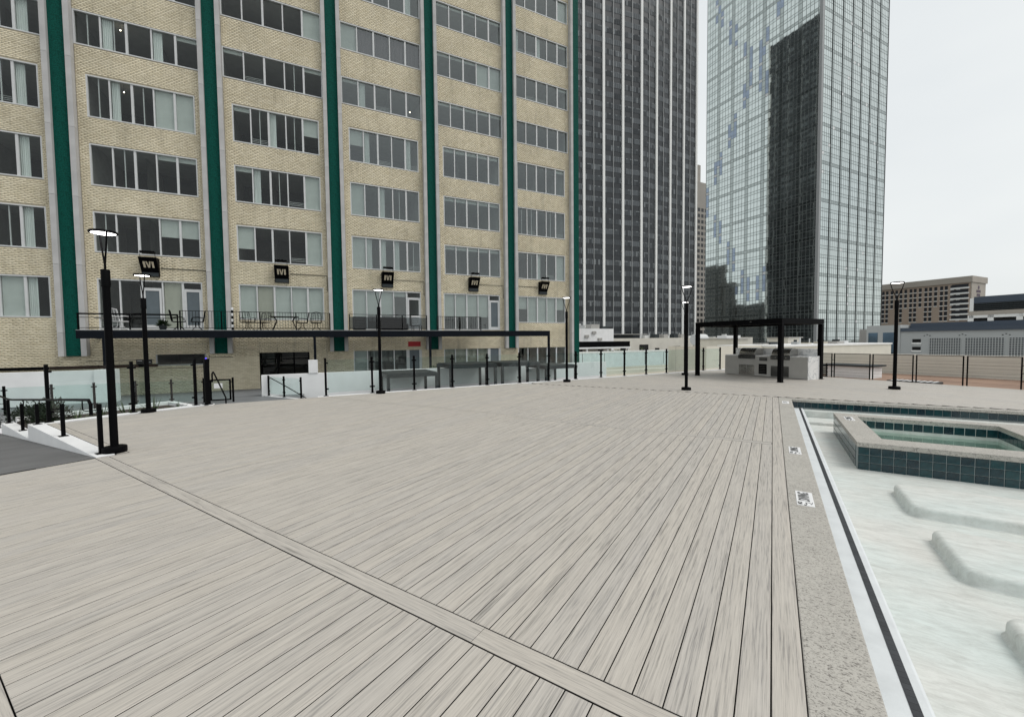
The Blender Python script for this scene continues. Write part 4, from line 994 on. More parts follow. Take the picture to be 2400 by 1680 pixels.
# ------------------------------------------------------------------ balcony terrace along the first floor
CM = 24.5
cn = thing('balcony', 'dark steel framed balcony terrace running along the apartment front on slim posts', 'balcony', W(-9.45, CM, -.8), GA)
CL_ = (0, 0, .8); CW = 24.2
MB().box(0, 0, 2.01, CW, .14, 2.375).build('beam', NAVY, cn, CL_, bevel=.006)
MB().box(0, .141, 2.03, .14, 1.985, 2.32).build('beam', NAVY, cn, CL_)
MB().box(0, .02, 2.322, 19.2, 1.70, 2.40).build('slab', ALUG, cn, CL_)
for i in range(10): MB().box(1.2 + i * 2.0, .142, 2.06, 1.28 + i * 2.0, 1.69, 2.318).build('joist', NAVY, cn, CL_)
for x in (.85, 9.38, 15.7, CW - .13): MB().box(x, .01, -.8, x + .13, .14, 2.029).build('post', NAVY, cn, CL_)
def railing(label, s0, s1, style, zt):
    o = thing('balcony_railing', label, 'railing', W(s0, CM + .04, 2.40), GA); L_ = s1 - s0; h = zt - 2.40
    th = .07 if style == 'bar' else .025
    MB().box(0, 0, h - th, L_, .05, h).build('top_rail', BLACK, o)
    MB().box(0, .01, .08, L_, .04, .105).build('bottom_rail', BLACK, o)
    if style == 'bar': MB().box(0, .01, h - .21, L_, .04, h - .185).build('mid_rail', BLACK, o)
    n = max(1, round(L_ / 1.6))
    for i in range(n + 1): MB().box(i * (L_ - .05) / n, .002, 0, i * (L_ - .05) / n + .05, .048, h - th - .001).build('post', BLACK, o)
    if style == 'picket':
        me = MB().box(-.007, .018, .106, .007, .032, h - th - .001).mesh('picket', BLACK); k = int(L_ / .125)
        for i in range(1, k): link('picket', me, o, (L_ * i / k, 0, 0))
    if style == 'screen': MB().box(.05, .02, .106, L_ - .05, .03, h - th - .12).build('screen', TGLASS, o)
    return o
railing('thick black open rail at the left end of the balcony terrace', -9.40, -5.85, 'bar', 3.15)
railing('thin black picket rail before the blinds and the iron furniture', -5.80, .80, 'picket', 3.33)
railing('thick black rail with a dark mesh screen on the balcony terrace', 1.75, 6.15, 'screen', 3.30)
railing('thin black picket rail on the last balcony bay', 6.75, 9.65, 'picket', 3.26)
# furniture
def iron_chair(loc, rz, label, m_=None, name='iron_chair'):
    m_ = m_ or BLACK; o = thing(name, label, 'chair', loc, rz, group='ornate metal chairs on the balcony')
    MB().box(-.25, -.25, .40, .25, .25, .43).build('seat', m_, o, bevel=.01)
    b = MB(); b.tube([(-.25, .25, .42), (-.26, .30, .7), (-.24, .34, .95), (0, .36, 1.0), (.24, .34, .95), (.26, .30, .7), (.25, .25, .42)], .016, 6)
    for k in range(-3, 4): b.tube([(k * .06, .26, .45), (k * .065 + .03 * (-1) ** k, .31, .7), (k * .06, .35, .96)], .008, 5)
    b.tube([(-.25, .30, .62), (0, .31, .66), (.25, .30, .62)], .010, 5); b.build('backrest', m_, o)
    for sx_ in (-1, 1): MB().tube([(sx_ * .25, .25, .62), (sx_ * .29, .05, .66), (sx_ * .29, -.18, .64), (sx_ * .26, -.23, .45)], .014, 6).build('armrest', m_, o)
    for a in (45, 135, 225, 315):
        c, s_ = math.cos(rad(a)), math.sin(rad(a)); MB().tube([(c * .08, s_ * .08, .40), (c * .10, s_ * .10, .18), (c * .30, s_ * .30, .012)], .014, 6).build('leg', m_, o)
    return o
BZ = 2.40
for s, m, rzv, lab in ((-6.0, 25.3, 1.7, 'black iron chair behind the rail near the second green column'), (-5.3, 25.4, -1.3, 'black iron chair turned to the green column'),
                       (-3.1, 25.2, .6, 'black iron armchair left of the iron table'), (-2.5, 25.6, -.5, 'second black iron armchair close to the iron table'),
                       (-.6, 25.4, -1.6, 'black iron chair at the right end of the iron table'), (.1, 25.3, 3.2, 'black iron chair alone at the end of the picket rail')):
    iron_chair(W(s, m, BZ), GA + rzv, lab)
iron_chair(W(-8.2, 25.3, BZ), GA + 2.6, 'white ornate metal chair on the left end of the balcony', WHITE)
tb = thing('iron_table', 'long black iron table on the balcony behind the picket rail', 'table', W(-2.1, 25.2, BZ), GA)
MB().box(0, -.4, .70, 1.35, .4, .735).build('tabletop', BLACK, tb, bevel=.01)
for x in (.2, 1.15):
    for y in (-.28, .28): MB().tube([(x, y, .70), (x + (.1 if x < .6 else -.1), y, .5), (x, y * .6, .25), (x + (-.1 if x < .6 else .1), y, .012)], .02, 6).build('leg', BLACK, tb)
tb = thing('side_table', 'round grey table with white legs beside the white chair', 'table', W(-8.75, 25.4, BZ), GA)
MB().lathe([(.0, .56), (.34, .56), (.35, .58), (.34, .60), (0, .60)], 20).build('tabletop', CNTR, tb)
for a in (0, 120, 240): MB().tube([(.2 * math.cos(rad(a)), .2 * math.sin(rad(a)), .56), (.26 * math.cos(rad(a)), .26 * math.sin(rad(a)), .01)], .018, 6).build('leg', WHITE, tb)
tm_ = thing('striped_post', 'black and white striped ornamental pole on the balcony', 'ornament', W(-3.75, 25.0, BZ), GA)
for i in range(8): MB().lathe([(.05, i * .145), (.06, i * .145 + .07), (.05, i * .145 + .143)], 12).build('band', WHITE if i % 2 else BLACK, tm_)
cb_ = thing('grill_cart', 'dark covered cart with silver shelves on the screened balcony', 'cart', W(2.0, 25.0, BZ), GA)
MB().box(0, 0, .05, .7, .5, .80).build('body', CHAR, cb_, bevel=.02)
for i in range(4): MB().box(.06, -.012, .16 + i * .16, .56, -.001, .19 + i * .16).build('shelf', STEEL, cb_)
cb_ = thing('sofa', 'dark navy sofa on the screened balcony', 'sofa', W(3.6, 25.3, BZ), GA)
MB().box(0, 0, .06, 1.6, .75, .42).build('seat', NAVY, cb_, bevel=.05); MB().box(0, .56, .421, 1.6, .76, .82).build('backrest', NAVY, cb_, bevel=.05)
cb_ = thing('deck_chair', 'chair with striped white slats on the screened balcony', 'chair', W(5.35, 25.1, BZ), GA)
for i in range(5): MB().box(0, .02 + i * .03, .35 + i * .12, .5, .05 + i * .03, .42 + i * .12).build('slat', WHITE, cb_)
MB().box(0, -.45, .30, .5, .0, .34).build('seat', WHITE, cb_)
for x in (.0, .46):
    for y in (-.44, .10): MB().box(x, y, 0, x + .04, y + .04, .299).build('leg', BLACK, cb_)
pt = thing('potted_plant', 'dark bushy potted plant on the balcony by the picket rail', 'plant', W(-6.55, 25.0, BZ), GA)
MB().lathe([(.12, 0), (.17, .24), (.15, .24), (0, .22)], 16).build('pot', CHAR, pt)
b = MB()
for i in range(160):
    a = RN.uniform(0, 6.283); el = RN.uniform(-.2, 1.2); d = Vector((math.cos(a) * math.cos(el), math.sin(a) * math.cos(el), math.sin(el))); l = RN.uniform(.18, .38); e = d.orthogonal().normalized(); p = Vector((0, 0, .24))
    b.quad(p + d * .05, p + d * l * .6 + e * .025, p + d * l, p + d * l * .6 - e * .025)
b.build('foliage', LEAFD, pt)
for s, m, z, lab in ((-8.30, FMM + .9, 17.35, 'lit pendant bulb inside the upper window left of the second green column'), (-8.28, FMM + .9, 14.35, 'lit pendant bulb inside the window below'),
                     (6.0, FMM + .9, 16.6, 'lit pendant bulb seen through the window left of the fourth green column')):
    lm = thing('pendant_lamp', lab, 'lamp', W(s, m, z - .06), GA)
    MB().lathe([(0, .06), (.02, .07), (.026, .09), (.018, .115), (0, .12)], 12).build('bulb', LEDW, lm); MB().tube([(0, 0, .12), (0, 0, (14.71 if z < 15 else 17.59) - z + .06)], .006, 5).build('cord', BLACK, lm)
# downpipe box by the corner column
cbx = thing('utility_cabinet', 'dark green grey cabinet at the foot of the corner column', 'cabinet', W(18.1, 25.9, -2.32), GA)
MB().box(0, 0, 0, .55, .5, 2.3).build('body', CHAR, cbx, bevel=.01); MB().box(.06, -.012, .9, .49, -.001, 2.2).build('door', CHAR, cbx)

# ------------------------------------------------------------------ low roofs between the deck and the towers
def gb(name, label, cat, boxes, m_, bevel=0): return grid_thing_box(name, label, cat, boxes, m_, bevel)
bw = gb('painted_wall', 'long white painted wall with glass tint in its colour across the sand coloured roof', 'wall', [(20, 48, -2.32, 75, 48.3, .05)], TINTW)
MB().box(0, -.03, 2.10, 55, 0, 2.37).build('coping', WHITE, bw)
jm = MB().box(0, -.012, .2, .06, 0, 2.09).mesh('panel_joint', CHAR)
for i in range(14): link('panel_joint', jm, bw, (2.5 + i * 3.9, 0, 0))
gb('roof_kerb', 'low cream roof kerb in front of the glass-tinted white wall', 'kerb', [(22, 38, -2.319, 44, 39, -1.9)], CREAM)
gb('roof_skylight', 'black flat roof strip lying on the sand coloured roof', 'skylight', [(24.5, 25.0, -2.319, 28.5, 25.8, -2.16)], BLACK)
rl = thing('roof_rail', 'low black rail on the sand coloured roof below the glass guard', 'rail', W(20.6, 21.5, -2.32), GA)
for i in range(6): MB().box(i * 1.1, 0, 0, i * 1.1 + .05, .05, .95).build('post', BLACK, rl)
MB().box(0, .01, .951, 5.6, .04, .98).build('top_rail', BLACK, rl)
o = gb('cream_house', 'white rooftop building with vents behind the dark awning', 'building', [(36, 64.5, -16, 53.5, 75, 3.9)], WHITE)
for i, (x, wv, h) in enumerate(((1.5, 2.2, .8), (5, 1.4, .6), (8, 3.0, .7), (12.5, 2.0, .9), (15.2, 1.2, .5))): MB().box(x, .6, 19.9, x + wv, 2.4, 19.9 + h).build('roof_unit', (CNTR, CHAR, ALUG)[i % 3], o)
for x, z in ((10.5, 18.2), (13.6, 17.6), (12.2, 18.9)): MB().box(x, -.25, z, x + .9, -.01, z + .5).build('vent', CNTR, o)
aw = thing('awning', 'long dark flat awning on white posts before the white rooftop building', 'awning', W(34, 54.0, -2.0), GA)
MB().box(0, 0, 2.55, 14.3, 8.5, 3.45).build('roof', BLACK, aw); MB().box(0, -.06, 2.30, 14.4, 8.5, 2.549).build('fascia', WHITE, aw)
for x in (1, 5.4, 9.6, 13.9): MB().box(x, .1, 0, x + .25, .35, 2.299).build('post', WHITE, aw)
MB().box(0, 4.5, 0, 14, 4.7, 2.299).build('rear_wall', CREAM, aw)
for x in (3, 6.5, 11): MB().box(x, 4.45, .2, x + 1.2, 4.499, 2.0).build('opening', DARK, aw)
hg = thing('hedge', 'dark green hedge under the dark awning', 'hedge', W(43.0, 53.0, -2.0), GA); lv = MB()
for i in range(900):
    p = Vector((RN.uniform(0, 3.4), RN.uniform(-.5, .5), RN.uniform(.2, 2.0))); a = Vector((RN.uniform(-1, 1), RN.uniform(-1, 1), RN.uniform(-1, 1))).normalized(); c = a.orthogonal().normalized(); e = a.cross(c); r = .13
    lv.quad(p + c * r, p + e * r * .6, p - c * r, p - e * r * .6)
lv.build('foliage', HEDGE, hg)
gb('roof_slab', 'grey rooftop slab carrying the awning and the low roofs', 'roof', [(20, 48.31, -16, 130, 64.4, -2.0)], CNTR)
o = gb('cream_block', 'wide cream rooftop block with dark openings below the dark tower', 'building', [(58, 75, -1.99, 112, 92, 2.05)], CREAM)
for x, wv, h in ((1, 1.4, 2.6), (6.2, 1.6, 2.2), (12, 2.8, 2.9), (17, 1.4, 2.0), (22.5, 3.0, 2.4)): MB().box(x, -.06, .2, x + wv, -.005, h - .4).build('opening', DARK, o)
MB().box(2, 2, 4.04, 12, 6, 4.9).build('roof_canopy', CHAR, o); MB().box(-.0, .5, 4.91, 15, 8, 5.05).build('canopy_roof', CNTR, o)
for x in (18, 21, 24.5, 27): MB().box(x, 1, 4.04, x + 1.4, 2.5, 5.0).build('roof_unit', (CHAR, CNTR)[int(x) % 2], o)
tr = thing('palm_tree', 'small leaning palm in front of the cream rooftop block', 'tree', W(57.0, 60.5, -2.0), GA)
MB().tube([(0, 0, 0), (.2, 0, 1.0), (.1, 0, 1.9)], [.12, .1, .08], 7).build('trunk', TAN, tr); b = MB()
for i in range(26):
    a = RN.uniform(0, 6.283); d = Vector((math.cos(a), math.sin(a), RN.uniform(.1, 1.2))).normalized(); sd_ = Vector((-math.sin(a), math.cos(a), 0)); p = Vector((.1, 0, 1.9)); prev = None
    for k in range(5):
        ww = .10 * (1 - k / 5.); q = (p - sd_ * ww, p + sd_ * ww)
        if prev: b.quad(prev[0], prev[1], q[1], q[0])
        prev = q; p = p + d * .22; d = (d - Vector((0, 0, .25))).normalized()
b.build('crown', LEAF, tr)
o = gb('terrace_wall', 'cream terrace wall behind the glass guard left of the counter', 'wall', [(36, 29.0, -2.31, 36.3, 34.0, .93), (36.3, 29.0, -2.31, 50, 29.3, .93)], CREAM)
for m in (.9, 2.4, 3.9): MB().box(-.015, m, .1, 0, m + .03, 3.2).build('panel_joint', CNTR, o)
o = gb('roof_box', 'long cream roof box with sloped lid beyond the pergola', 'roof box', [(51, 36.5, -2.31, 53.5, 42.5, 1.62)], CREAM); MB().box(-.2, -.2, 3.95, 2.7, 6.2, 4.08).build('lid', CNTR, o)
o = gb('roof_box', 'shorter cream roof box right of the pergola post', 'roof box', [(60, 35.0, -2.31, 63, 38.0, 1.70)], CREAM); MB().box(-.2, -.2, 4.02, 3.2, 3.2, 4.14).build('lid', CNTR, o)
o = gb('cream_wing', 'cream roof wing with white coping behind the grill counter', 'building', [(45, 27.5, -6, 70, 34.5, .72)], CREAM); MB().box(-.1, -.1, 6.721, 25.1, 7.1, 6.92).build('coping', WHITE, o)
cv = thing('roof_vent', 'round silver roof vent on the cream roofs beside the pergola post', 'vent', W(62, 52.5, -2.0), GA)
MB().cyl((0, 0, 3.6), (2.6, 0, 3.6), 1.0, n=20).build('drum', ALU, cv, smooth=True); MB().box(.2, -.5, 0, 2.2, .5, 2.8).build('base', CREAM, cv)
o = gb('white_wing', 'white roof pavilion with pillars behind the silver vent', 'building', [(70, 52, -2.0, 74, 54, 2.3)], WHITE)

kk = 0
for (s0, s1, m0, m1, zz) in ((36.5, 53, 64.8, 70, 3.9), (59, 110, 75.5, 84, 2.05), (46, 69, 28.2, 33.5, .93)):
    for i in range(7 if s1 - s0 < 30 else 16):
        ws, wm, hh = RN.uniform(.5, 1.7), RN.uniform(.5, 1.5), RN.uniform(.25, 1.0) * (.35 if zz < 1 else 1); s_, m_ = RN.uniform(s0, s1 - 2), RN.uniform(m0, m1 - 1.5); kk += 1
        cn_ = ('mid grey', 'charcoal', 'dull metal', 'bright metal', 'sandy')[kk % 5]
        ex = (' with a round fan cowl' if kk % 2 else '') + (' and pipe' if kk % 3 == 0 and kk % 2 else ' with a bent pipe' if kk % 3 == 0 else '')
        sz = 'wide' if ws > 1.25 else 'narrow' if ws < .85 else 'square'
        where = 'on the white building' if zz > 3 else 'on the cream block' if zz > 1.5 else 'on the cream wing'
        o = thing('roof_unit', '%s %s unit%s %s' % (sz, cn_, ex, where), 'roof unit', W(s_, m_, zz), GA, group='air handling units on the low roofs')
        MB().box(0, 0, 0, ws, wm, hh).build('casing', (CNTR, CHAR, ALUG, ALU, TAN)[kk % 5], o)
        if kk % 2: MB().cyl((ws / 2, wm / 2, hh), (ws / 2, wm / 2, hh + .25), min(ws, wm) * .36, n=12).build('fan_cowl', CHAR, o)
        if kk % 3 == 0: MB().tube([(ws + .01, wm / 2, .1), (ws + .7, wm / 2, .1), (ws + .7, wm / 2, hh + .5)], .07, 6).build('pipe', ALU, o)

# ------------------------------------------------------------------ dark tower with white piers
def bulk_quads(name, quads, mats, idx, parent, loc=(0, 0, 0), rz=0, kind='stuff'):
    q = np.asarray(quads, 'f'); n = len(q); me = bpy.data.meshes.new(name)
    me.vertices.add(n * 4); me.vertices.foreach_set('co', q.reshape(-1)); me.loops.add(n * 4); me.loops.foreach_set('vertex_index', np.arange(n * 4, dtype='i'))
    me.polygons.add(n); me.polygons.foreach_set('loop_start', np.arange(n, dtype='i') * 4); me.polygons.foreach_set('loop_total', np.full(n, 4, 'i'))
    for m_ in mats: me.materials.append(m_)
    me.polygons.foreach_set('material_index', np.asarray(idx, 'i')); me.update(calc_edges=True); me.validate()
    o = link(name, me, parent, loc, rz)
    if kind: o['kind'] = kind
    return o
def mirror(name, c, rough=.04, spec=1.): return plain(name, c, rough, 1., var=.06, scale=.08)
DW = [plain('tower window %d' % i, c, .12, .35, var=.06, scale=.3, spec=.6) for i, c in enumerate(((.035, .040, .044), (.060, .067, .072), (.105, .115, .122), (.16, .172, .178)))]
DSP = plain('tower spandrel', (.030, .034, .038), .35, .2, var=.1, scale=.2)
PIER = plain('white tower pier', (.84, .84, .82), .7, var=.03)
TG = -16.; TT = 170.
dt0 = W(108.57, 115.59)
dtw = thing('dark_tower', 'tall dark glass office tower with bright white vertical piers', 'building', (dt0.x, dt0.y, TG))
azL, azR = rad(71.5) - PSI, rad(61.0) - PSI
dL = Vector((math.sin(azL), math.cos(azL), 0)); dR = Vector((math.sin(azR), math.cos(azR), 0))
nL = Vector((-dL.y, dL.x, 0)); nR = Vector((-dR.y, dR.x, 0))      # pointing away from the viewer
pL = dL * -46.9; pR = dR * 30.2
back = nR * 37.0
poly = [pL, Vector((0, 0, 0)), pR, pR + back, back + Vector((0, 0, 0)) + nL * 4, pL + back]
bdy = MB()
ins = [p + (nL + nR).normalized() * .5 for p in poly[:3]] + poly[3:]
bdy.prism([(p.x, p.y) for p in poly], 0, TT - TG); bdy.build('body', DSP, dtw)
FH = 3.64
rs = np.random.RandomState(5)
def tower_face(org, d, nin, bays, width, name, pier0=True, piers=True):
    """windows on a face that starts at org and runs along d; bays of given width"""
    quads, idx = [], []
    for bi in range(bays):
        for half in (0, 1):
            x0 = bi * width + .55 + half * (width - .9) / 2; x1 = x0 + (width - 1.1) / 2 - .12; nw = 4; ww = (x1 - x0) / nw
            for fl in range(int((TT - TG) / FH)):
                zz = fl * FH + .35; mode = rs.rand(); base_c = 0 if mode < .22 else (1 if mode < .5 else 2)
                for k in range(nw):
                    c = base_c if rs.rand() < .72 else rs.randint(0, 4)
                    a, b_ = x0 + k * ww + .06, x0 + (k + 1) * ww - .06
                    h0, h1 = zz + .2, zz + 2.05
                    for (z0, z1, cc_) in ((h0, h1, c),) if rs.rand() < .7 else ((h0, h1 - .45, c), (h1 - .40, h1, 3)):
                        t = rs.uniform(-.003, .003)
                        P = [org + d * a - nin * .07, org + d * b_ - nin * (.07 + t)]
                        quads.append([(P[0].x, P[0].y, z0), (P[1].x, P[1].y, z0), (P[1].x, P[1].y, z1), (P[0].x, P[0].y, z1)]); idx.append(cc_)
    bulk_quads(name, quads, DW, idx, dtw)
    pm = MB()
    ang = math.atan2(d.y, d.x)
    me = MB().box(-.42, -.5, 0, .42, -.01, TT - TG + 1).mesh('pier', PIER); mul = MB().box(-.09, -.28, 0, .09, -.01, TT - TG).mesh('mullion', ALUG)
    for bi in range(bays + 1):
        if (bi == 0 and not pier0) or (not piers and bi not in (1, bays)): continue
        p = org + d * (bi * width); link('pier', me, dtw, p, rz=ang)
    for bi in range(bays):
        p = org + d * ((bi + .5) * width); link('mullion', mul, dtw, p, rz=ang)
tower_face(pL, dL, nL, 6, 7.8, 'window_panes'); tower_face(Vector((0, 0, 0)), dR, nR, 4, 7.5, 'window_panes', False)
dB = (poly[3] - poly[2]).normalized(); tower_face(poly[2], dB, Vector((-dB.y, dB.x, 0)), 5, 7.4, 'window_panes', False, False)

# ------------------------------------------------------------------ beige gridded tower in the gap
bt = thing('beige_tower', 'beige concrete tower with square windows between the two glass towers', 'building', W(241, 206, TG), GA)
BEI = plain('beige concrete', (.40, .375, .34), .85, var=.06, scale=.1)
MB().box(0, 0, 0, 34, 34, 112 - TG).build('body', BEI, bt); MB().box(4, 4, 112 - TG, 12, 12, 126 - TG).build('penthouse', BEI, bt)
q, ix = [], []
for fl in range(27):
    z = fl * 4.1 + 1.0
    for k in range(9):
        a = 1.0 + k * 3.6; q.append([(a, -.05, z), (a + 2.4, -.05, z), (a + 2.4, -.05, z + 2.4), (a, -.05, z + 2.4)]); ix.append(0)
        q.append([(-.05, a + 2.4, z), (-.05, a, z), (-.05, a, z + 2.4), (-.05, a + 2.4, z + 2.4)]); ix.append(0)
bulk_quads('window_panes', q, [plain('beige tower window', (.02, .022, .025), .3)], ix, bt)

# ------------------------------------------------------------------ mirror glass tower
GS, GM = 189.47, 99.35
mt_ = thing('mirror_tower', 'tall mirror glass tower with pale gridded panes and scattered blue and white panels', 'building', W(GS, GM, TG), GA)
MIR = [mirror('mirror pane', (.62, .675, .655)), mirror('mirror spandrel', (.56, .615, .595)), mirror('mirror dark band', (.37, .41, .395), .08),
       plain('blue mirror pane', (.33, .40, .50), .1, .6, var=.1), plain('white tower panel', (.86, .88, .88), .5, var=.02)]
MUL = plain('tower mullion', (.27, .295, .29), .5, .1, var=.1)
WL, WR, HT = 54.6, 52.8, 182. - TG
MB().box(.12, .12, 0, WR, WL, HT).build('core', MUL, mt_); MULD = plain('dark tower mullion', (.06, .068, .068), .5, .1); MB().box(.2, .04, 0, WR, .11, HT).build('mullion_backing', MULD, mt_)
MB().box(-.25, -.25, 0, 1.0, .9, HT).build('corner_pier', ALUG, mt_)
def px_on(face, px_, py_):
    r = ray(px_, py_)
    if face == 'L': t = GS / r.dot(FD)
    else: t = GM / r.dot(FM)
    p = Vector((0, 0, EYE)) + r * t; return (p.dot(FM) - GM, p.z) if face == 'L' else (p.dot(FD) - GS, p.z)
def A3(l): return [(1620 + x * .28, y * .28) for x, y in l]
def A4(l): return [(1620 + x * .28, 400 + y * .28) for x, y in l]
def A5(l): return [(1900 + x * .17422, 560 + y * .17422) for x, y in l]
blue = A3([(230, 110), (225, 140), (250, 195), (330, 205), (340, 280), (375, 230), (375, 375), (330, 330), (455, 390), (455, 480), (490, 440), (495, 500), (500, 560), (500, 640), (590, 340), (600, 440), (640, 260), (630, 350), (575, 430), (580, 540), (580, 590), (630, 620), (590, 690), (630, 690), (635, 775), (490, 720), (455, 760), (470, 800), (445, 880), (370, 970), (370, 1060), (320, 1080), (345, 1100), (370, 1120), (315, 1210), (245, 1300), (200, 1390), (240, 1400), (240, 1430), (200, 1510), (760, 20), (740, 60), (735, 130)]) + \
       A4([(135, 165), (130, 240), (135, 290), (135, 355), (200, 395), (195, 470), (200, 520), (240, 440), (240, 500), (240, 575), (310, 620), (305, 690), (310, 740), (355, 670), (355, 720), (355, 805), (425, 855), (425, 930), (425, 990), (475, 910), (475, 980), (555, 900), (555, 960), (610, 825), (605, 890), (605, 960), (375, 995), (470, 1045), (545, 1040)])
white = A3([(215, 65), (260, 160), (330, 243), (375, 345), (452, 428), (500, 535), (580, 485), (640, 305), (500, 675), (580, 627), (580, 545), (635, 740), (445, 840), (370, 1015), (318, 1170), (248, 1335), (200, 1480), (225, 1380), (730, 95)]) + A4([(135, 200), (133, 325), (195, 427), (240, 541), (307, 650), (352, 770), (425, 887), (607, 860), (470, 1015), (550, 1005)])
whiteR = A5([(400, 160), (705, 210), (465, 405), (630, 430), (505, 645), (578, 650), (505, 765), (575, 765), (503, 880), (572, 880), (447, 1105), (613, 1110), (367, 1335), (675, 1335)]) + \
         A3([(1340, 155), (1445, 225), (1365, 325), (1410, 355), (1365, 480), (1410, 505), (1325, 615), (1435, 675), (1275, 740), (1475, 845), (1245, 880), (1190, 1015), (1495, 1000), (1155, 1155), (1535, 1160), (1100, 1290), (1560, 1315), (1100, 1450)])
UW, FH2 = 1.55, 3.85
Z0F = 12.7 - 15.4 * 2 - .65            # floor grid so that every fourth spandrel band falls at z = 12.7
def cell(face, p):
    a, z = px_on(face, *p); return int(a // (UW if face == 'L' else UWR)), int((z - Z0F) // FH2)
UWR = WR / 35
bl_c = {cell('L', p) for p in blue}; wh_c = {cell('L', p) for p in white}; whR_c = {cell('R', p) for p in whiteR}
def curtain(face, ncol, uw, gapx, gapz, name):
    q, ix = [], []
    for i in range(ncol):
        band_c = (i % 5 == 0)
        for j in range(int((182 - Z0F) / FH2)):
            zb_ = Z0F + j * FH2
            if zb_ < TG: continue
            for part in (0, 1):
                z0, z1 = (zb_ + gapz / 2, zb_ + 1.3 - gapz / 2) if part == 0 else (zb_ + 1.3 + gapz / 2, zb_ + FH2 - gapz / 2)
                m_ = 1 if part == 0 else 0
                if band_c or (part == 0 and j % 4 == 0): m_ = 2
                if face == 'L':
                    if (i, j) in bl_c and not (part == 0 and (i, j) in wh_c): m_ = 3
                    if (i, j) in wh_c and part == 0: m_ = 4
                    elif (i, j) in wh_c and part == 1: m_ = 3
                elif (i, j) in whR_c and part == 0: m_ = 4
                a, b_ = i * uw + gapx / 2, (i + 1) * uw - gapx / 2
                t1, t2 = rs.normal(0, .0016), rs.normal(0, .0016); hh = z1 - z0
                d00, d10, d11, d01 = 0, t1 * uw, t1 * uw + t2 * hh, t2 * hh
                if face == 'L':   # plane x = 0, facing -x ; a runs along +y
                    q.append([(-d10, b_, z0 - TG), (-d00, a, z0 - TG), (-d01, a, z1 - TG), (-d11, b_, z1 - TG)])
                else:
                    q.append([(a, -d00, z0 - TG), (b_, -d10, z0 - TG), (b_, -d11, z1 - TG), (a, -d01, z1 - TG)])
                ix.append(m_)
    bulk_quads(name, q, MIR, ix, mt_)
curtain('L', 35, UW, .17, .16, 'glass_panes'); curtain('R', 35, UWR, .20, .16, 'glass_panes')
vm_ = MB().box(-.10, -.18, 0, .10, -.02, HT).mesh('mullion_fin', MULD)
for i in range(0, 36, 5): link('mullion_fin', vm_, mt_, (i * UWR, 0, 0))

# buildings that the photograph shows only as reflections in the mirror tower
def rblock(label, s, m, ws, wm, zt, mat_):
    o = thing('office_block', label, 'building', W(s, m, TG), GA); h = zt - TG
    MB().box(0, 0, 0, ws, wm, h).build('body', mat_, o)
    q, ix = [], []
    for fl in range(int(h / 3.8)):
        for k in range(int(wm / 3)):
            q.append([(ws + .05, k * 3 + .4, fl * 3.8 + 1), (ws + .05, k * 3 + 2.4, fl * 3.8 + 1), (ws + .05, k * 3 + 2.4, fl * 3.8 + 2.9), (ws + .05, k * 3 + .4, fl * 3.8 + 2.9)]); ix.append(0)
    bulk_quads('window_panes', q, [DW[0]], ix, o)
GRB = plain('grey office stone', (.13, .13, .125), .8, var=.1, scale=.05)
rblock('tall grey office block mirrored in the glass tower behind the apartments', 52, 243, 8, 34, 66, GRB)
rblock('stepped grey office block mirrored in the glass tower', 51, 234, 7, 8.5, 50, GRB)
rblock('long low grey office block mirrored in the glass tower', 20, 130, 34, 103, 30, GRB)

# ------------------------------------------------------------------ right: hotel, garage, louvred plant room
HB = plain('hotel brown brick', (.41, .325, .26), .85, var=.06, scale=.08); HT_ = plain('hotel tan stone', (.42, .38, .33), .85, var=.05, scale=.1); HW = plain('hotel window', (.022, .024, .030), .25)
ho = thing('hotel', 'long brown brick hotel with a tan roof band and columns of windows', 'building', W(300, 86.7, TG), GA)
HK = 300 / 230; HB_H = (22.6 - 1.7) * HK + 1.7 - TG
MB().box(0, 0, 0, 18, 95, HB_H).build('body', HB, ho); MB().box(-.7, -.7, HB_H, 18.7, 95.7, HB_H + 2.4 * HK).build('roof_band', HT_, ho)
MB().box(-.01, -.35, HB_H - 9.5, 17.5, -.02, HB_H - .01).build('end_panel', HT_, ho)
EMB = plain('hotel emblem', (.10, .07, .10), .6)
MB().cyl((8.5, -.36, HB_H - 2.4), (8.5, -.42, HB_H - 2.4), 1.0, n=18).build('emblem', EMB, ho)
for z_, n_, w_ in ((HB_H - 5.0, 5, .9), (HB_H - 6.9, 4, .9)):      # lettering too far off to read: separate dark letter blocks
    for i in range(n_): MB().box(8.5 - n_ * .55 + i * 1.1, -.41, z_, 8.5 - n_ * .55 + i * 1.1 + w_, -.355, z_ + 1.3).build('letter_block', EMB, ho)
wme = MB().box(-.08, 0, 0, -.01, 1.15, 2.05).mesh('window', HW); sme = MB().box(-.2, -.12, -.36, -.01, 1.27, -.02).mesh('sill', PIER)
rowz = [(-2.3 - i * 2.05) * HK + HB_H for i in range(7)]
def hotel_y(px_):
    r = ray(px_, 700); return r.dot(FM) * (300 / r.dot(FD)) - 86.7
for k, cx in enumerate((40, 75, 118, 160, 200, 243, 290, 328, 374, 426, 467, 514, 567, 609, 660, 717)):
    nrow = 4 if cx in (118, 243, 374, 514, 660) else 7; y = hotel_y(2060 + cx / 3.87)
    for z in rowz[:nrow]: wo = link('window', wme, ho, (0, y - .55, z)); link('sill', sme, wo, (0, 0, 0))
for i in range(7):
    z = HB_H - (2.3 + i * 2.05) * HK
    MB().box(-.6, .5, z, -.02, 7.2, z + .75).build('balcony', PIER, ho); MB().box(-.04, .8, z + .76, -.01, 6.8, z + 2.4).build('balcony_window', HW, ho)
ga = thing('parking_garage', 'pale grey parking garage wall with square grilles and a dark blue roof band', 'building', W(120, -20, TG), GA)
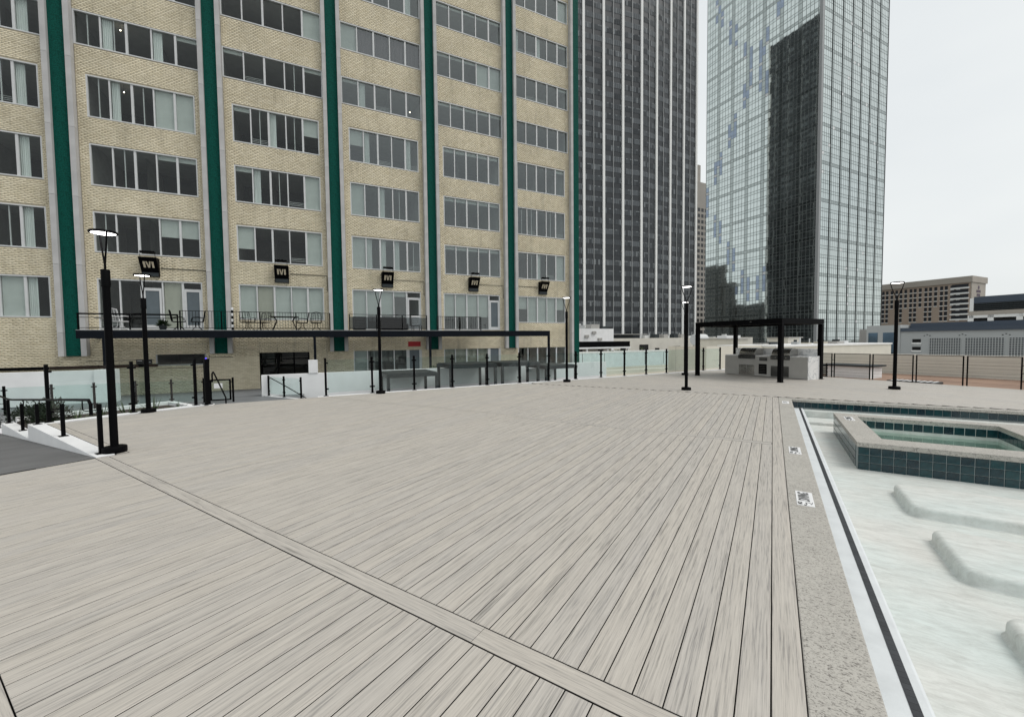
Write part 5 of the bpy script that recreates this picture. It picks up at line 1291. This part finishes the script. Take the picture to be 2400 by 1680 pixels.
GREY = plain('garage grey render', (.47, .485, .48), .85, var=.04, scale=.08); BLUB = plain('dark blue metal band', (.055, .075, .105), .5, var=.08, scale=.2); GLB = mirror('blue curtain glass', (.10, .15, .20), .1)
GHH = 2.9 - TG
MB().box(0, 0, 0, 30, 65.5, GHH).build('body', GREY, ga); MB().box(-.4, -.4, GHH, 30.4, 65.4, GHH + .75).build('roof_band', BLUB, ga)
MB().box(4, 48.3, GHH + .751, 20, 65.3, GHH + 1.85).build('roof_screen', BLUB, ga)
MB().box(-.2, 65.51, 0, 10, 71.8, GHH + 1.5).build('stair_tower', GREY, ga); MB().box(-.26, 66.4, 2, -.2, 68.6, GHH - .2).build('curtain_glass', GLB, ga); MB().box(-.26, 69.6, 2, -.2, 71.4, GHH - .2).build('curtain_glass', GLB, ga)
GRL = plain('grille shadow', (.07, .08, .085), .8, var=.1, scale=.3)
for y0, y1 in ((55.8, 60.6), (49.9, 55.2), (44.1, 49.3), (38, 43.3)):
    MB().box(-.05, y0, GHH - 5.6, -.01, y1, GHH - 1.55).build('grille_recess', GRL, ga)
    gr = MB(); n = int((y1 - y0) / .36)
    for i in range(n + 1): yy = y0 + (y1 - y0) * i / n; gr.box(-.12, yy - .05, GHH - 5.6, -.051, yy + .05, GHH - 1.55)
    for i in range(13): zz = GHH - 5.6 + i * 4.05 / 12; gr.box(-.115, y0, zz - .05, -.052, y1, zz + .05)
    o = gr.build('grille', GREY, ga); o['kind'] = 'stuff'
for zz in (GHH - 2.5, GHH - 4.2): MB().box(-.08, 62.0, zz, -.01, 63.4, zz + .75).build('opening', DARK, ga); MB().box(-.14, 61.9, zz - .35, -.01, 63.5, zz - .01).build('sill', PIER, ga)
for y in (61.0, 55.6, 49.7):
    for dy_, dz_ in ((-.45, 0), (0, .22), (.45, 0)): MB().box(-.07, y + dy_ - .1, GHH - 1.1 + dz_, -.01, y + dy_ + .1, GHH - .95 + dz_).build('vent_hole', DARK, ga)
lo = thing('plant_room', 'dark louvred rooftop plant room above white framed openings', 'building', W(150, 10, TG), GA)
MB().box(0, 0, 0, 20, 33, 7.8 - TG).build('body', DARK, lo); MB().box(-.4, -.2, 6.9 - TG, 20, 33.4, 7.9 - TG).build('floor_band', HT_, lo)
MB().box(0, 0, 7.91 - TG, 20, 32.6, 9.9 - TG).build('louvre_back', DARK, lo); MB().box(-.1, -.1, 9.91 - TG, 20, 32.7, 11.5 - TG).build('roof_band', BLUB, lo); MB().box(-.2, 32.7, 7.91 - TG, 2, 33.4, 11.2 - TG).build('end_frame', PIER, lo)
for i in range(4): MB().box(-.25, 0, 8.1 - TG + i * .48, -.01, 32.5, 8.38 - TG + i * .48).build('louvre', CHAR, lo)
for y in (20.0, 24.6, 29.2, 32.6): MB().box(-.35, y, 3.5 - TG, -.01, y + 1.0, 6.89 - TG).build('white_panel', PIER, lo)
MB().box(-.35, 10, 6.2 - TG, -.36 + .3, 33.4, 6.89 - TG).build('lintel', PIER, lo)
tag(MB().cyl((0, 0, 0), (0, 11, 0), .55, n=14).build('roof_duct', ALU, None, W(140, 32, 4.4), GA, smooth=True), 'silver duct lying on the garage roof', 'duct')
gb('garage_roof', 'flat garage roof slab under the plant room', 'roof', [(135, -5, TG, 149.9, 60, 3.8)], CNTR)
